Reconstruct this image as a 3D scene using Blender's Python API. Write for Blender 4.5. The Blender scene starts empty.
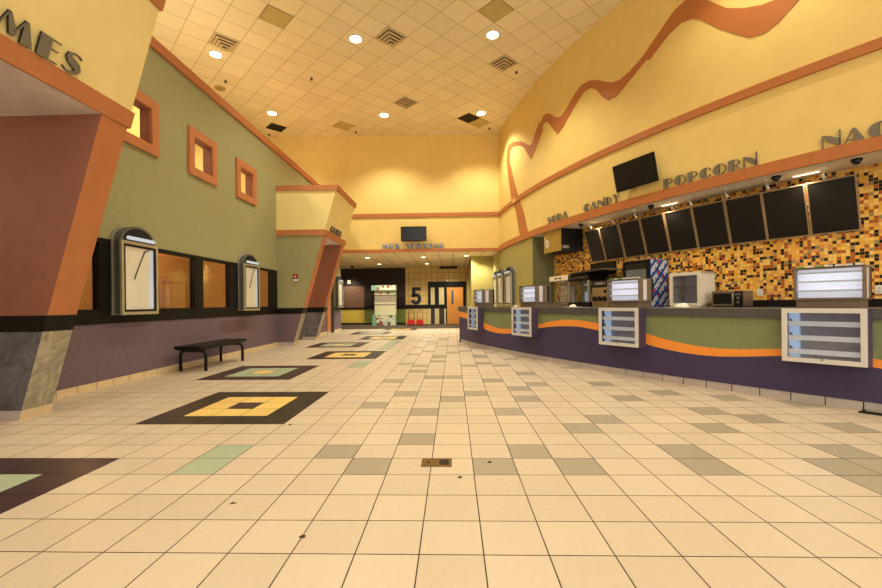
import bpy, bmesh, math, random
from mathutils import Matrix, Vector
random.seed(7)
sc = bpy.context.scene
COL = sc.collection
R = math.radians
PI = math.pi

# ------------------------------------------------------------------ plan of the place (metres)
T = .3048                       # floor tile
FX, FY = .568, 6.424            # floor grid offsets in tiles
HC = 7.98                       # main ceiling
ZS = 3.28                       # soffit / hallway ceiling
XW = -5.13                      # left wall face
YF = 16.73                      # far upper wall
YB = 24.2                       # hallway end wall
UPC = (23.465, 18.847); UPR = 21.674        # curved fascia over the concession
CBC = (22.162, 18.656); CBR = 22.749        # curved counter front
TR = UPR - .75                              # mosaic wall radius (same centre as fascia)

# ------------------------------------------------------------------ materials
def lin(c):
    return tuple(((v/255)/12.92 if v/255 <= .04045 else ((v/255+.055)/1.055)**2.4) for v in c) + (1,)
MATS = {}
def mat(name, rgb, rough=.6, metal=0, var=.08, scale=6, bump=0, bscale=80, spec=.4, stretch=(1,1,1), detail=3, glow=0, warp=0):
    if name in MATS: return MATS[name]
    m = bpy.data.materials.new(name); m.use_nodes = True
    nt = m.node_tree; b = nt.nodes['Principled BSDF']
    b.inputs['Roughness'].default_value = rough
    b.inputs['Metallic'].default_value = metal
    b.inputs['Specular IOR Level'].default_value = spec
    if glow: b.inputs['Emission Color'].default_value = lin(rgb); b.inputs['Emission Strength'].default_value = glow
    tc = nt.nodes.new('ShaderNodeTexCoord')
    mp = nt.nodes.new('ShaderNodeMapping'); mp.inputs['Scale'].default_value = stretch
    nt.links.new(tc.outputs['Object'], mp.inputs['Vector'])
    n = nt.nodes.new('ShaderNodeTexNoise'); n.inputs['Scale'].default_value = scale; n.inputs['Detail'].default_value = detail; n.inputs['Distortion'].default_value = warp
    nt.links.new(mp.outputs['Vector'], n.inputs['Vector'])
    rp = nt.nodes.new('ShaderNodeValToRGB')
    c = lin(rgb)
    rp.color_ramp.elements[0].position = .3; rp.color_ramp.elements[1].position = .7
    rp.color_ramp.elements[0].color = tuple(v*(1-var) for v in c[:3])+(1,)
    rp.color_ramp.elements[1].color = tuple(min(1, v*(1+var)) for v in c[:3])+(1,)
    nt.links.new(n.outputs['Fac'], rp.inputs['Fac'])
    nt.links.new(rp.outputs['Color'], b.inputs['Base Color'])
    if bump:
        n2 = nt.nodes.new('ShaderNodeTexNoise'); n2.inputs['Scale'].default_value = bscale
        nt.links.new(mp.outputs['Vector'], n2.inputs['Vector'])
        bp = nt.nodes.new('ShaderNodeBump'); bp.inputs['Strength'].default_value = bump; bp.inputs['Distance'].default_value = .01
        nt.links.new(n2.outputs['Fac'], bp.inputs['Height']); nt.links.new(bp.outputs['Normal'], b.inputs['Normal'])
    MATS[name] = m
    return m
def emit(name, rgb, strength):
    if name in MATS: return MATS[name]
    m = bpy.data.materials.new(name); m.use_nodes = True
    nt = m.node_tree; nt.nodes.clear()
    e = nt.nodes.new('ShaderNodeEmission'); o = nt.nodes.new('ShaderNodeOutputMaterial')
    e.inputs['Color'].default_value = lin(rgb); e.inputs['Strength'].default_value = strength
    nt.links.new(e.outputs[0], o.inputs[0]); MATS[name] = m
    return m
def glass(name, tint=(255,255,255), refl=.12, opacity=0.0, rough=.02):
    if name in MATS: return MATS[name]
    m = bpy.data.materials.new(name); m.use_nodes = True
    nt = m.node_tree; nt.nodes.clear()
    o = nt.nodes.new('ShaderNodeOutputMaterial')
    tr = nt.nodes.new('ShaderNodeBsdfTransparent'); tr.inputs['Color'].default_value = lin(tint)
    gl = nt.nodes.new('ShaderNodeBsdfGlossy'); gl.inputs['Roughness'].default_value = rough
    fr = nt.nodes.new('ShaderNodeLayerWeight'); pw = nt.nodes.new('ShaderNodeMath'); pw.operation = 'POWER'; pw.inputs[1].default_value = 4
    nt.links.new(fr.outputs['Facing'], pw.inputs[0]); fr = pw
    ad = nt.nodes.new('ShaderNodeMath'); ad.operation = 'MULTIPLY_ADD'; ad.inputs[1].default_value = .5; ad.inputs[2].default_value = refl; ad.use_clamp = True
    mx = nt.nodes.new('ShaderNodeMixShader')
    nt.links.new(fr.outputs[0], ad.inputs[0]); nt.links.new(ad.outputs[0], mx.inputs[0])
    nt.links.new(tr.outputs[0], mx.inputs[1]); nt.links.new(gl.outputs[0], mx.inputs[2])
    nt.links.new(mx.outputs[0], o.inputs[0]); MATS[name] = m
    return m

class NB:                                   # little node helper
    def __init__(s, m): s.nt = m.node_tree
    def n(s, t, **k):
        x = s.nt.nodes.new(t)
        for a, v in k.items(): setattr(x, a, v)
        return x
    def l(s, a, b): s.nt.links.new(a, b)
    def math(s, op, a, b=None, clamp=False):
        x = s.n('ShaderNodeMath', operation=op); x.use_clamp = clamp
        for i, v in enumerate((a, b)):
            if v is None: continue
            if isinstance(v, (int, float)): x.inputs[i].default_value = v
            else: s.l(v, x.inputs[i])
        return x.outputs[0]

def grid_mat(name, rgb, line_rgb, px, py, line=.006, rot=0, off=(0,0), rough=.8, var=.05, uv=False, axes='XY', palette=None, bump=.3, fleck=0):
    """cells of px x py metres with grout / T-bar lines; palette = [(share, rgb)] picks a colour per cell"""
    m = bpy.data.materials.new(name); m.use_nodes = True
    b = m.node_tree.nodes['Principled BSDF']; h = NB(m)
    b.inputs['Roughness'].default_value = rough
    tc = h.n('ShaderNodeTexCoord'); src = tc.outputs['UV' if uv else 'Object']
    mp = h.n('ShaderNodeMapping', vector_type='POINT')
    mp.inputs['Rotation'].default_value = (0,0,rot); mp.inputs['Location'].default_value = (off[0], off[1], 0)
    h.l(src, mp.inputs['Vector']); sx = h.n('ShaderNodeSeparateXYZ'); h.l(mp.outputs['Vector'], sx.inputs[0])
    u = h.math('DIVIDE', sx.outputs[axes[0]], px); v = h.math('DIVIDE', sx.outputs[axes[1]], py)
    fu, fv = h.math('FLOOR', u), h.math('FLOOR', v)
    du = h.math('MULTIPLY', h.math('SUBTRACT', .5, h.math('ABSOLUTE', h.math('SUBTRACT', h.math('FRACT', u), .5))), px)
    dv = h.math('MULTIPLY', h.math('SUBTRACT', .5, h.math('ABSOLUTE', h.math('SUBTRACT', h.math('FRACT', v), .5))), py)
    d = h.math('MINIMUM', du, dv)
    mask = h.math('LESS_THAN', d, line/2)
    cb = h.n('ShaderNodeCombineXYZ'); h.l(fu, cb.inputs[0]); h.l(fv, cb.inputs[1])
    wn = h.n('ShaderNodeTexWhiteNoise', noise_dimensions='3D'); h.l(cb.outputs[0], wn.inputs['Vector'])
    rp = h.n('ShaderNodeValToRGB'); cr = rp.color_ramp
    if palette:
        cr.interpolation = 'CONSTANT'; acc = 0
        while len(cr.elements) < len(palette): cr.elements.new(.5)
        for e, (sh, c) in zip(cr.elements, palette): e.position = acc; e.color = lin(c); acc += sh
    else:
        c = lin(rgb)
        cr.elements[0].color = tuple(x*(1-var) for x in c[:3])+(1,); cr.elements[1].color = tuple(min(1, x*(1+var)) for x in c[:3])+(1,)
    h.l(wn.outputs['Value'], rp.inputs['Fac'])
    colr = rp.outputs['Color']
    if fleck:
        nz = h.n('ShaderNodeTexNoise'); nz.inputs['Scale'].default_value = 60; h.l(src, nz.inputs['Vector'])
        k = h.math('ADD', h.math('MULTIPLY', nz.outputs['Fac'], fleck), 1-fleck/2)
        mm = h.n('ShaderNodeMix', data_type='RGBA', blend_type='MULTIPLY'); mm.inputs[0].default_value = 1
        h.l(colr, mm.inputs[6]); cc = h.n('ShaderNodeCombineXYZ'); [h.l(k, cc.inputs[i]) for i in range(3)]; h.l(cc.outputs[0], mm.inputs[7]); colr = mm.outputs[2]
    mx = h.n('ShaderNodeMix', data_type='RGBA'); h.l(mask, mx.inputs[0]); h.l(colr, mx.inputs[6]); mx.inputs[7].default_value = lin(line_rgb)
    h.l(mx.outputs[2], b.inputs['Base Color'])
    MATS[name] = m
    return m

YEL  = mat('cream_yellow_wall', (231,200,121), .75, var=.03, scale=3, bump=.12, bscale=160)
YELP = mat('daylit_yellow_wall', (234,212,142), .75, var=.03, scale=3, bump=.1, bscale=160)  # paler copy of the yellow wall: daylight put into the colour
ORG  = mat('terracotta_trim', (184,116,70), .55, var=.04)
ORGD = mat('terracotta_wall', (140,86,64), .7, var=.06, bump=.12, bscale=120)
GRN  = mat('sage_green_wall', (154,150,106), .78, var=.05, scale=8, bump=.25, bscale=220, stretch=(1,1,3))
GRNR = mat('olive_green_wall', (164,150,84), .75, var=.04, bump=.15, bscale=180)
PUR  = mat('mauve_wall', (112,92,100), .8, var=.12, scale=14, bump=.35, bscale=60, stretch=(1,1,2.5))
BLK  = mat('black_satin', (13,11,10), .5, var=.1, spec=.25)
BLKM = mat('black_matte', (11,10,9), .7, var=.1)
STONE= mat('grey_marbled_laminate', (98,96,99), .45, var=.4, scale=4, detail=6, warp=1.5)
STONEL=mat('pale_marbled_laminate', (158,150,128), .42, var=.34, scale=5, detail=6, warp=1.5)
WHT  = mat('soft_white', (226,222,214), .55, var=.02)
SOFW = mat('white_soffit', (222,212,196), .8, var=.03)
SIL  = mat('brushed_aluminium', (178,172,160), .35, .6, var=.06, scale=20)
SILD = mat('grey_anodised_metal', (104,106,100), .4, .5, var=.08)
STEEL= mat('stainless_steel', (150,142,130), .3, .8, var=.1, scale=15)
LETM = mat('grey_letter_face', (118,111,96), .45, .1, var=.06)
LETS = mat('silver_letter_face', (120,136,166), .4, 0, var=.15)
DARKB= mat('dark_brown_wall', (50,36,32), .7, var=.1)
BRN  = mat('lit_brown_wall', (120,86,66), .75, var=.06)  # lighter than the dark brown wall: downlight pool put into the colour
CARP = mat('dark_carpet', (74,58,44), .95, var=.25, scale=40)
YBASE= mat('yellow_wainscot', (226,196,84), .6, var=.04)
GBASE= mat('green_wainscot', (128,132,62), .6, var=.05)
WOODO= mat('orange_wood_door', (214,140,62), .45, var=.1, scale=5, stretch=(6,6,.7))
GRAN = mat('dark_speckled_granite', (78,75,75), .35, var=.5, scale=70, detail=4)
CGRN = mat('counter_green_laminate', (122,130,90), .5, var=.08, scale=25)
CORG = mat('counter_orange_laminate', (236,146,58), .45, var=.06, scale=20)
CPUR = mat('counter_purple_laminate', (62,50,86), .5, var=.1, scale=25)
CPUD = mat('case_purple_side', (72,60,84), .5, var=.06)
TILEB= mat('taupe_base_tile', (178,166,160), .45, var=.08, scale=10)
TILEY= mat('cream_base_tile', (216,192,150), .4, var=.06, scale=10)
GROUT= mat('dark_grout', (78,62,44), .9, var=.1)
RED  = mat('red_plastic', (196,32,28), .4, var=.06)
SCRN = mat('dark_screen', (22,21,20), .22, var=.05)
MENU = mat('black_menu_panel', (24,21,17), .45, var=.12, scale=30)
GOLD = mat('gold_sign_face', (176,146,70), .4, .25, var=.12, scale=3)
MAUVE= mat('glowing_back_panel', (150,138,140), .4, var=.1, glow=.08)  # faint glow added in place of light inside the cases
LBLUE= mat('glowing_blue_panel', (178,200,222), .35, var=.05, glow=.35)  # glow put into the panel so that it looks lit
MINT = mat('mint_green_print', (134,172,144), .5, var=.08)
BLUE = mat('deep_blue_print', (30,104,184), .4, var=.1)
NAVY = mat('navy_number', (28,26,48), .5, var=.08)
SHELF= mat('glowing_white_rail', (222,216,210), .3, var=.04, glow=.12)  # rails glow a little to look brighter, though they are no lamps
BUFF = mat('glowing_poster_backing', (236,226,196), .5, var=.03, glow=.12)  # slight glow of its own in place of the tube light on it
GLS  = glass('thin_clear_glass', (250,250,250), .05)
GLSW = glass('office_window_glass', (240,226,204), .06)
GLSC = glass('case_glass', (240,244,250), .06)
LAMP = emit('lamp_glow', (255,240,205), 9)
LAMPS= emit('small_lamp_glow', (255,236,190), 5)
TUBE = emit('cool_tube_glow', (240,240,235), .5)

# ------------------------------------------------------------------ mesh builders
class MB:
    def __init__(s): s.bm = bmesh.new(); s.mats = []
    def mi(s, m):
        if m not in s.mats: s.mats.append(m)
        return s.mats.index(m)
    def face(s, pts, m):
        f = s.bm.faces.new([s.bm.verts.new(p) for p in pts]); f.material_index = s.mi(m); return f
    def box(s, x0, x1, y0, y1, z0, z1, m, bev=0):
        t = bmesh.new(); bmesh.ops.create_cube(t, size=1)
        for v in t.verts: v.co = Vector(((x0+x1)/2+v.co.x*(x1-x0), (y0+y1)/2+v.co.y*(y1-y0), (z0+z1)/2+v.co.z*(z1-z0)))
        if bev: bmesh.ops.bevel(t, geom=list(t.edges), offset=bev, segments=2, affect='EDGES', profile=.6)
        s.add(t, m); return s
    def add(s, t, m, M=None):
        i = s.mi(m); mp = {}
        for v in t.verts: mp[v] = s.bm.verts.new(M @ v.co if M else v.co)
        for f in t.faces:
            try: n = s.bm.faces.new([mp[v] for v in f.verts]); n.material_index = i; n.smooth = f.smooth
            except ValueError: pass
        t.free(); return s
    def cyl(s, p0, p1, r0, m, r1=None, seg=16, smooth=True):
        r1 = r0 if r1 is None else r1
        p0, p1 = Vector(p0), Vector(p1); d = p1-p0
        t = bmesh.new(); bmesh.ops.create_cone(t, cap_ends=True, segments=seg, radius1=r0, radius2=r1, depth=d.length)
        for f in t.faces: f.smooth = smooth and len(f.verts) == 4
        M = Matrix.Translation((p0+p1)/2) @ d.to_track_quat('Z','Y').to_matrix().to_4x4()
        return s.add(t, m, M)
    def dome(s, c, r, m, zs=1, down=True, seg=16):
        t = bmesh.new(); bmesh.ops.create_uvsphere(t, u_segments=seg, v_segments=10, radius=r)
        bmesh.ops.delete(t, geom=[v for v in t.verts if (v.co.z > .001 if down else v.co.z < -.001)], context='VERTS')
        for v in t.verts: v.co.z *= zs
        for f in t.faces: f.smooth = True
        return s.add(t, m, Matrix.Translation(c))
    def tube(s, pts, r, m, seg=10):
        pts = [Vector(p) for p in pts]
        rings = []
        for i, p in enumerate(pts):
            d = (pts[min(i+1, len(pts)-1)]-pts[max(i-1, 0)]).normalized()
            a = d.cross(Vector((0,0,1)) if abs(d.z) < .9 else Vector((1,0,0))).normalized() if i == 0 else (a - d*a.dot(d)).normalized()
            b = d.cross(a)
            rings.append([s.bm.verts.new(p+(a*math.cos(2*PI*k/seg)+b*math.sin(2*PI*k/seg))*r) for k in range(seg)])
        i = s.mi(m)
        for q in range(len(rings)-1):
            for k in range(seg):
                f = s.bm.faces.new([rings[q][k], rings[q][(k+1)%seg], rings[q+1][(k+1)%seg], rings[q+1][k]]); f.material_index = i; f.smooth = True
        for rg in (rings[0], rings[-1]):
            f = s.bm.faces.new(rg); f.material_index = i
        return s
    def prism(s, poly, y0, y1, m, side=None):
        """outline in local XZ extruded along Y (y0 = front)"""
        n = len(poly); i = s.mi(m); j = s.mi(side or m)
        a = [s.bm.verts.new((x, y0, z)) for x, z in poly]; b = [s.bm.verts.new((x, y1, z)) for x, z in poly]
        f = s.bm.faces.new(a); f.material_index = i; f = s.bm.faces.new(b[::-1]); f.material_index = j
        for k in range(n):
            f = s.bm.faces.new([a[(k+1)%n], a[k], b[k], b[(k+1)%n]]); f.material_index = j
        return s
    def frame(s, x0, x1, z0, z1, w, y0, y1, m):
        s.box(x0, x0+w, y0, y1, z0, z1, m); s.box(x1-w, x1, y0, y1, z0, z1, m)
        s.box(x0+w, x1-w, y0, y1, z0, z0+w, m); s.box(x0+w, x1-w, y0, y1, z1-w, z1, m); return s
    def build(s, name, parent=None, label=None, normals=True):
        if normals: bmesh.ops.recalc_face_normals(s.bm, faces=s.bm.faces)
        me = bpy.data.meshes.new(name); s.bm.to_mesh(me); s.bm.free()
        for m in s.mats: me.materials.append(m)
        o = bpy.data.objects.new(name, me); COL.objects.link(o)
        if parent: o.parent = parent
        if label: o['label'] = label
        return o

def thing(name, label, cat, M=None, group=None):
    o = bpy.data.objects.new(name, None); COL.objects.link(o); o.empty_display_size = .1
    if M is not None: o.matrix_world = M
    o['label'] = label; o['category'] = cat
    if group: o['group'] = group
    return o
def tag(o, label, cat, group=None, M=None):
    o['label'] = label; o['category'] = cat
    if group: o['group'] = group
    if M is not None: o.matrix_world = M
    return o
def struct(o, label=None, cat=None):
    o['kind'] = 'structure'
    if label: o['label'] = label
    if cat: o['category'] = cat
    return o
def ptc(c, r, a, z=0): return Vector((c[0]+r*math.cos(R(a)), c[1]+r*math.sin(R(a)), z))
def onring(c, r, a, z=0):                   # local frame: X to the right seen from the lobby, Y into the wall
    return Matrix.Translation(ptc(c, r, a, z)) @ Matrix.Rotation(R(a+90), 4, 'Z')
def onleft(y, z=0, x=XW): return Matrix.Translation((x, y, z)) @ Matrix.Rotation(R(90), 4, 'Z')
def at(x, y, z=0, rz=0): return Matrix.Translation((x, y, z)) @ Matrix.Rotation(R(rz), 4, 'Z')
def arange(a0, a1, n): return [a0+(a1-a0)*i/n for i in range(n+1)]
def interp(tab, a):
    if a <= tab[0][0]: return tab[0][1]
    for (x0, z0), (x1, z1) in zip(tab, tab[1:]):
        if a <= x1:
            t = (a-x0)/(x1-x0); return z0+(z1-z0)*t
    return tab[-1][1]
def smooth_tab(tab):                        # Catmull-Rom through the table
    P = [tab[0]]+list(tab)+[tab[-1]]; out = []
    for i in range(1, len(P)-2):
        for k in range(6):
            t = k/6; p0, p1, p2, p3 = P[i-1], P[i], P[i+1], P[i+2]
            z = .5*((2*p1[1])+(-p0[1]+p2[1])*t+(2*p0[1]-5*p1[1]+4*p2[1]-p3[1])*t*t+(-p0[1]+3*p1[1]-3*p2[1]+p3[1])*t**3)
            out.append((p1[0]+(p2[0]-p1[0])*t, z))
    return out+[tab[-1]]
def ring_wall(mb, c, r, a0, a1, z0, z1, m, n=60, smooth=True):
    """vertical curved sheet; z0/z1 numbers or functions of the angle"""
    f0 = z0 if callable(z0) else (lambda a: z0); f1 = z1 if callable(z1) else (lambda a: z1)
    A = arange(a0, a1, n); i = mb.mi(m)
    uvl = mb.bm.loops.layers.uv.verify()
    lo = [mb.bm.verts.new(ptc(c, r, a, f0(a))) for a in A]; hi = [mb.bm.verts.new(ptc(c, r, a, f1(a))) for a in A]
    for k in range(n):
        f = mb.bm.faces.new([lo[k], lo[k+1], hi[k+1], hi[k]]); f.material_index = i; f.smooth = smooth
        for l, (a, z) in zip(f.loops, ((A[k], f0(A[k])), (A[k+1], f0(A[k+1])), (A[k+1], f1(A[k+1])), (A[k], f1(A[k])))):
            l[uvl].uv = (R(a)*r, z)
    return mb
def ring_solid(mb, c, r0, r1, a0, a1, z0, z1, m, n=60):
    """curved bar with rectangular section between radii r0<r1"""
    A = arange(a0, a1, n); i = mb.mi(m)
    V = [[mb.bm.verts.new(ptc(c, r, a, z)) for r, z in ((r0,z0),(r1,z0),(r1,z1),(r0,z1))] for a in A]
    for k in range(n):
        for q in range(4):
            f = mb.bm.faces.new([V[k][q], V[k][(q+1)%4], V[k+1][(q+1)%4], V[k+1][q]]); f.material_index = i
    for e in (V[0], V[-1]):
        f = mb.bm.faces.new(e); f.material_index = i
    return mb

# ------------------------------------------------------------------ FLOOR (tile by tile, one object)
def tile_mat(name, rgb, rough=.34):
    m = bpy.data.materials.new(name); m.use_nodes = True; h = NB(m); b = m.node_tree.nodes['Principled BSDF']
    b.inputs['Roughness'].default_value = rough; b.inputs['Specular IOR Level'].default_value = .35
    at_ = h.n('ShaderNodeAttribute', attribute_name='tint'); tc = h.n('ShaderNodeTexCoord')
    n = h.n('ShaderNodeTexNoise'); n.inputs['Scale'].default_value = 30; n.inputs['Detail'].default_value = 4; h.l(tc.outputs['Object'], n.inputs['Vector'])
    k = h.math('ADD', h.math('MULTIPLY', n.outputs['Fac'], .12), h.math('MULTIPLY', at_.outputs['Fac'], .10))
    k = h.math('ADD', k, .89)
    mm = h.n('ShaderNodeMix', data_type='RGBA', blend_type='MULTIPLY'); mm.inputs[0].default_value = 1; mm.inputs[6].default_value = lin(rgb)
    cc = h.n('ShaderNodeCombineXYZ'); [h.l(k, cc.inputs[i]) for i in range(3)]; h.l(cc.outputs[0], mm.inputs[7])
    h.l(mm.outputs[2], b.inputs['Base Color']); return m
FM = dict(c=tile_mat('cream_floor_tile', (200,183,160)), g=tile_mat('grey_floor_tile', (158,149,130)), d=tile_mat('black_floor_tile', (44,36,32)),
          p=tile_mat('plum_floor_tile', (62,44,46)), y=tile_mat('gold_floor_tile', (228,194,112)), t=tile_mat('teal_floor_tile', (160,172,146)))
GREY = [(1,3),(2,4),(3,3),(6,4),(6,3),(2,8),(4,6),(5,7),(3,10),(3,12),(4,13),(4,0+16),(2,14),(0,10),(1,11),(7,10),(7,13),(7,2+16),
        (9,11),(11,10),(9,8),(8,6),(10,7),(12,6),(13,9),(10,4),(9,3),(10,3),(9,2),(10,2),(-1,15),(0,15),(-1,8),(-2,11),(-3,14),(-3,4),(-2,3),
        (-2,17),(-1,23),(1,37),(1,32),(2,29),(2,23),(-3,9),(-1,5)]
cells = {}
for c, r in GREY:
    cells[(c, r)] = 'g'
    if r >= 3 and r+16 < 58 and c < 6: cells.setdefault((c, r+16), 'g')
    if r >= 3 and r+32 < 58 and c < 4: cells.setdefault((c, r+32), 'g')
for k in range(-1, 8):
    r0 = -1+8*k; even = k % 2 == 0
    c0 = -13 if even else -10
    for i in range(5):
        for j in range(5):
            e = max(abs(i-2), abs(j-2))
            cells[(c0+i, r0+j)] = ('p','t','y')[2-e] if even else ('d','y','p')[2-e]
for r in (3, 4, 19, 20, 21) + tuple(range(29, 38)): cells[(-6, r)] = 't'
def build_floor():
    mb = MB(); bm = mb.bm; lay = bm.loops.layers.float_color.new('tint')
    g = .0032
    for c in range(-28, 42):
        for r in range(-26, 59):
            x0, y0 = (c-FX)*T, (r+FY)*T
            x1, y1 = x0+T, min(y0+T, 19.78)
            if x1 < -8.4 or x0 > 12 or y1-y0 < .02: continue
            f = mb.face([(x0+g, y0+g, 0), (x1-g, y0+g, 0), (x1-g, y1-g, 0), (x0+g, y1-g, 0)], FM[cells.get((c, r), 'c')])
            t = random.random()
            for l in f.loops: l[lay] = (t, t, t, 1)
    mb.face([(-8.5,-6.5,-.004),(12.5,-6.5,-.004),(12.5,19.78,-.004),(-8.5,19.78,-.004)], GROUT)
    struct(mb.build('floor', normals=False), 'cream ceramic tile floor with grey accents and square inlays', 'floor')
    mb = MB().box(-8.4, 2.2, 19.78, 24.6, -.02, .004, CARP)
    struct(mb.build('floor_hallway'), 'dark carpet floor at the end of the hallway', 'floor')
build_floor()

# ------------------------------------------------------------------ CEILINGS
c45 = math.cos(PI/4)
# grid origin on a T-bar crossing at (-1.09, 9.71), bars at 45 degrees
ox = (-1.09*c45 + 9.71*c45); oy = (1.09*c45 + 9.71*c45)
CEILM = grid_mat('ceiling_tile_grid', (238,222,182), (206,184,138), .6096, .6096, line=.024, rot=-PI/4, off=(-ox, -oy), rough=.9, var=.045, fleck=.12)  # T-bar lines drawn darker than the bars: shading put into the colour
mb = MB(); mb.face([(-8,-6.5,HC),(12.5,-6.5,HC),(12.5,YF,HC),(-8,YF,HC)], CEILM)
struct(mb.build('ceiling', normals=False), 'high lay-in tile ceiling with diagonal grid', 'ceiling')
HALLC = grid_mat('hall_ceiling_grid', (226,206,164), (150,120,78), .6096, 1.2192, line=.03, off=(-.02, .1), rough=.9, var=.05)
mb = MB(); mb.face([(-8.3,YF,ZS),(2.3,YF,ZS),(2.3,24.6,ZS),(-8.3,24.6,ZS)], HALLC)
struct(mb.build('ceiling_hallway', normals=False), 'low tile ceiling of the hallway', 'ceiling')
mb = MB(); A = arange(180.5, 232, 90)
for a, b in zip(A, A[1:]):
    mb.face([ptc(UPC, UPR+.02, a, ZS-.02), ptc(UPC, UPR+.02, b, ZS-.02), ptc(UPC, TR-.05, b, ZS-.02), ptc(UPC, TR-.05, a, ZS-.02)], SOFW)
struct(mb.build('ceiling_concession', normals=False), 'white underside of the concession fascia', 'ceiling')

# ------------------------------------------------------------------ RIGHT / CONCESSION WALLS
A_CORN = 185.55
struct(ring_wall(MB(), UPC, UPR, A_CORN, 232, ZS-.02, HC, YEL, 120).build('wall_right', normals=False), 'curved cream yellow wall over the concession', 'wall')
MOS = grid_mat('mosaic_tile', (0,0,0), (196,150,78), .0535, .0535, line=.004, uv=True, rough=.25,
    palette=[(.34,(236,178,70)),(.18,(246,200,106)),(.08,(222,150,84)),(.15,(176,88,40)),(.19,(30,21,17)),(.06,(150,138,84))])
struct(ring_wall(MB(), UPC, TR, 194.6, 232, 0, ZS, MOS, 90).build('wall_concession', normals=False), 'mosaic tiled wall behind the concession', 'wall')
struct(ring_wall(MB(), UPC, UPR, 180.6, 194.96, 0, ZS, GRNR, 40).build('wall_green', normals=False), 'olive green curved wall beside the concession', 'wall')
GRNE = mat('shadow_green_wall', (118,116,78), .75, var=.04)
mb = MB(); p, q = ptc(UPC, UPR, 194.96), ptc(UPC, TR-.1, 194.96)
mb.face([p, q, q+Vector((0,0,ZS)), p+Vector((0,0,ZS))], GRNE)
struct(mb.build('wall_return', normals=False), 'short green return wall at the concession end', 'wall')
struct(MB().box(.83, 2.3, 18.6, 24.3, 0, ZS, GRNR).build('wall_block'), 'olive green projecting wall block in the hallway', 'wall')
# trims following the fascia
TRIM = mat('terracotta_trim_right', (182,110,58), .5, var=.04)
struct(ring_solid(MB(), UPC, UPR-.005, UPR+.045, A_CORN-.1, 232, 3.26, 3.46, TRIM, 110).build('trim_1'), 'lower terracotta trim on curved wall', 'trim')
struct(ring_solid(MB(), UPC, UPR-.005, UPR+.045, A_CORN-.1, 232, 4.67, 4.82, TRIM, 110).build('trim_2'), 'upper terracotta trim on curved wall', 'trim')
struct(MB().box(-5.1, 1.87, YF-.05, YF+.02, 3.26, 3.385, TRIM).build('trim_3'), 'lower terracotta trim on far wall', 'trim')
struct(MB().box(-5.1, 1.87, YF-.05, YF+.02, 4.68, 4.825, TRIM).build('trim_4'), 'upper terracotta trim on far wall', 'trim')
# wavy painted ribbon
RL = [((192.45, 3.39), (194.226, 3.389)), ((191.466, 4.336), (193.254, 4.21)), ((190.15, 4.968), (192.083, 4.805)), ((189.402, 5.69), (190.862, 5.572)), ((188.815, 6.416), (189.672, 6.342)), ((188.963, 6.78), (189.902, 6.627)), ((189.623, 6.936), (190.496, 6.719)), ((190.969, 6.845), (191.564, 6.624)), ((192.689, 6.617), (192.828, 6.456)), ((193.69, 6.419), (193.609, 6.26)), ((194.285, 6.271), (194.137, 6.03)), ((194.789, 6.179), (194.885, 5.735)), ((195.096, 6.176), (195.375, 5.853)), ((195.759, 6.432), (196.241, 6.093)), ((196.435, 6.653), (196.995, 6.37)), ((196.573, 6.58), (196.672, 6.385)), ((197.071, 6.728), (197.112, 6.494)), ((197.692, 6.715), (197.579, 6.485)), ((198.179, 6.594), (198.02, 6.335)), ((198.713, 6.439), (198.579, 6.083)), ((199.159, 6.347), (199.092, 5.886)), ((199.655, 6.327), (199.681, 5.972)), ((200.217, 6.419), (200.7, 6.224)), ((201.097, 6.627), (201.544, 6.415)), ((201.823, 6.737), (202.159, 6.532)), ((202.582, 6.714), (202.736, 6.511)), ((203.29, 6.6), (203.311, 6.355)), ((204.025, 6.42), (203.839, 6.084)), ((204.649, 6.279), (204.319, 5.92)), ((205.243, 6.238), (204.944, 5.903)), ((205.871, 6.283), (205.925, 6.084)), ((206.697, 6.406), (207.083, 6.321)), ((206.864, 6.441), (207.287, 6.279)), ((208.055, 6.767), (208.393, 6.547)), ((208.738, 6.959), (209.116, 6.635)), ((209.315, 7.015), (209.73, 6.582)), ((209.86, 6.959), (210.194, 6.439)), ((210.54, 6.716), (210.958, 6.119)), ((211.28, 6.409), (211.769, 5.833)), ((211.973, 6.242), (212.245, 5.682)), ((212.714, 6.126), (212.809, 5.635)), ((213.151, 6.101), (213.312, 5.707)), ((213.572, 6.193), (213.984, 5.904)), ((213.979, 6.393), (214.434, 6.092)), ((214.368, 6.514), (214.805, 6.216))]
mb = MB(); 
L = [mb.bm.verts.new(ptc(UPC, UPR+.014, a, z)) for (a, z), _ in RL]; Q = [mb.bm.verts.new(ptc(UPC, UPR+.014, a, z)) for _, (a, z) in RL]
i = mb.mi(TRIM)
for k in range(len(RL)-1):
    f = mb.bm.faces.new([L[k], L[k+1], Q[k+1], Q[k]]); f.material_index = i
g = bmesh.ops.extrude_face_region(mb.bm, geom=list(mb.bm.faces))
for v in [e for e in g['geom'] if isinstance(e, bmesh.types.BMVert)]:
    d = Vector((v.co.x-UPC[0], v.co.y-UPC[1], 0)).normalized(); v.co -= d*.012
struct(mb.build('trim_5'), 'wavy terracotta ribbon on curved yellow wall', 'trim')
M = onring(UPC, UPR+.05, 191.25, 4.745)
o = MB().box(-.11, .11, -.004, .004, -.075, .075, YEL).build('trim_6'); o.matrix_world = M; struct(o, 'small yellow square where the ribbon crosses the trim', 'trim')

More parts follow.
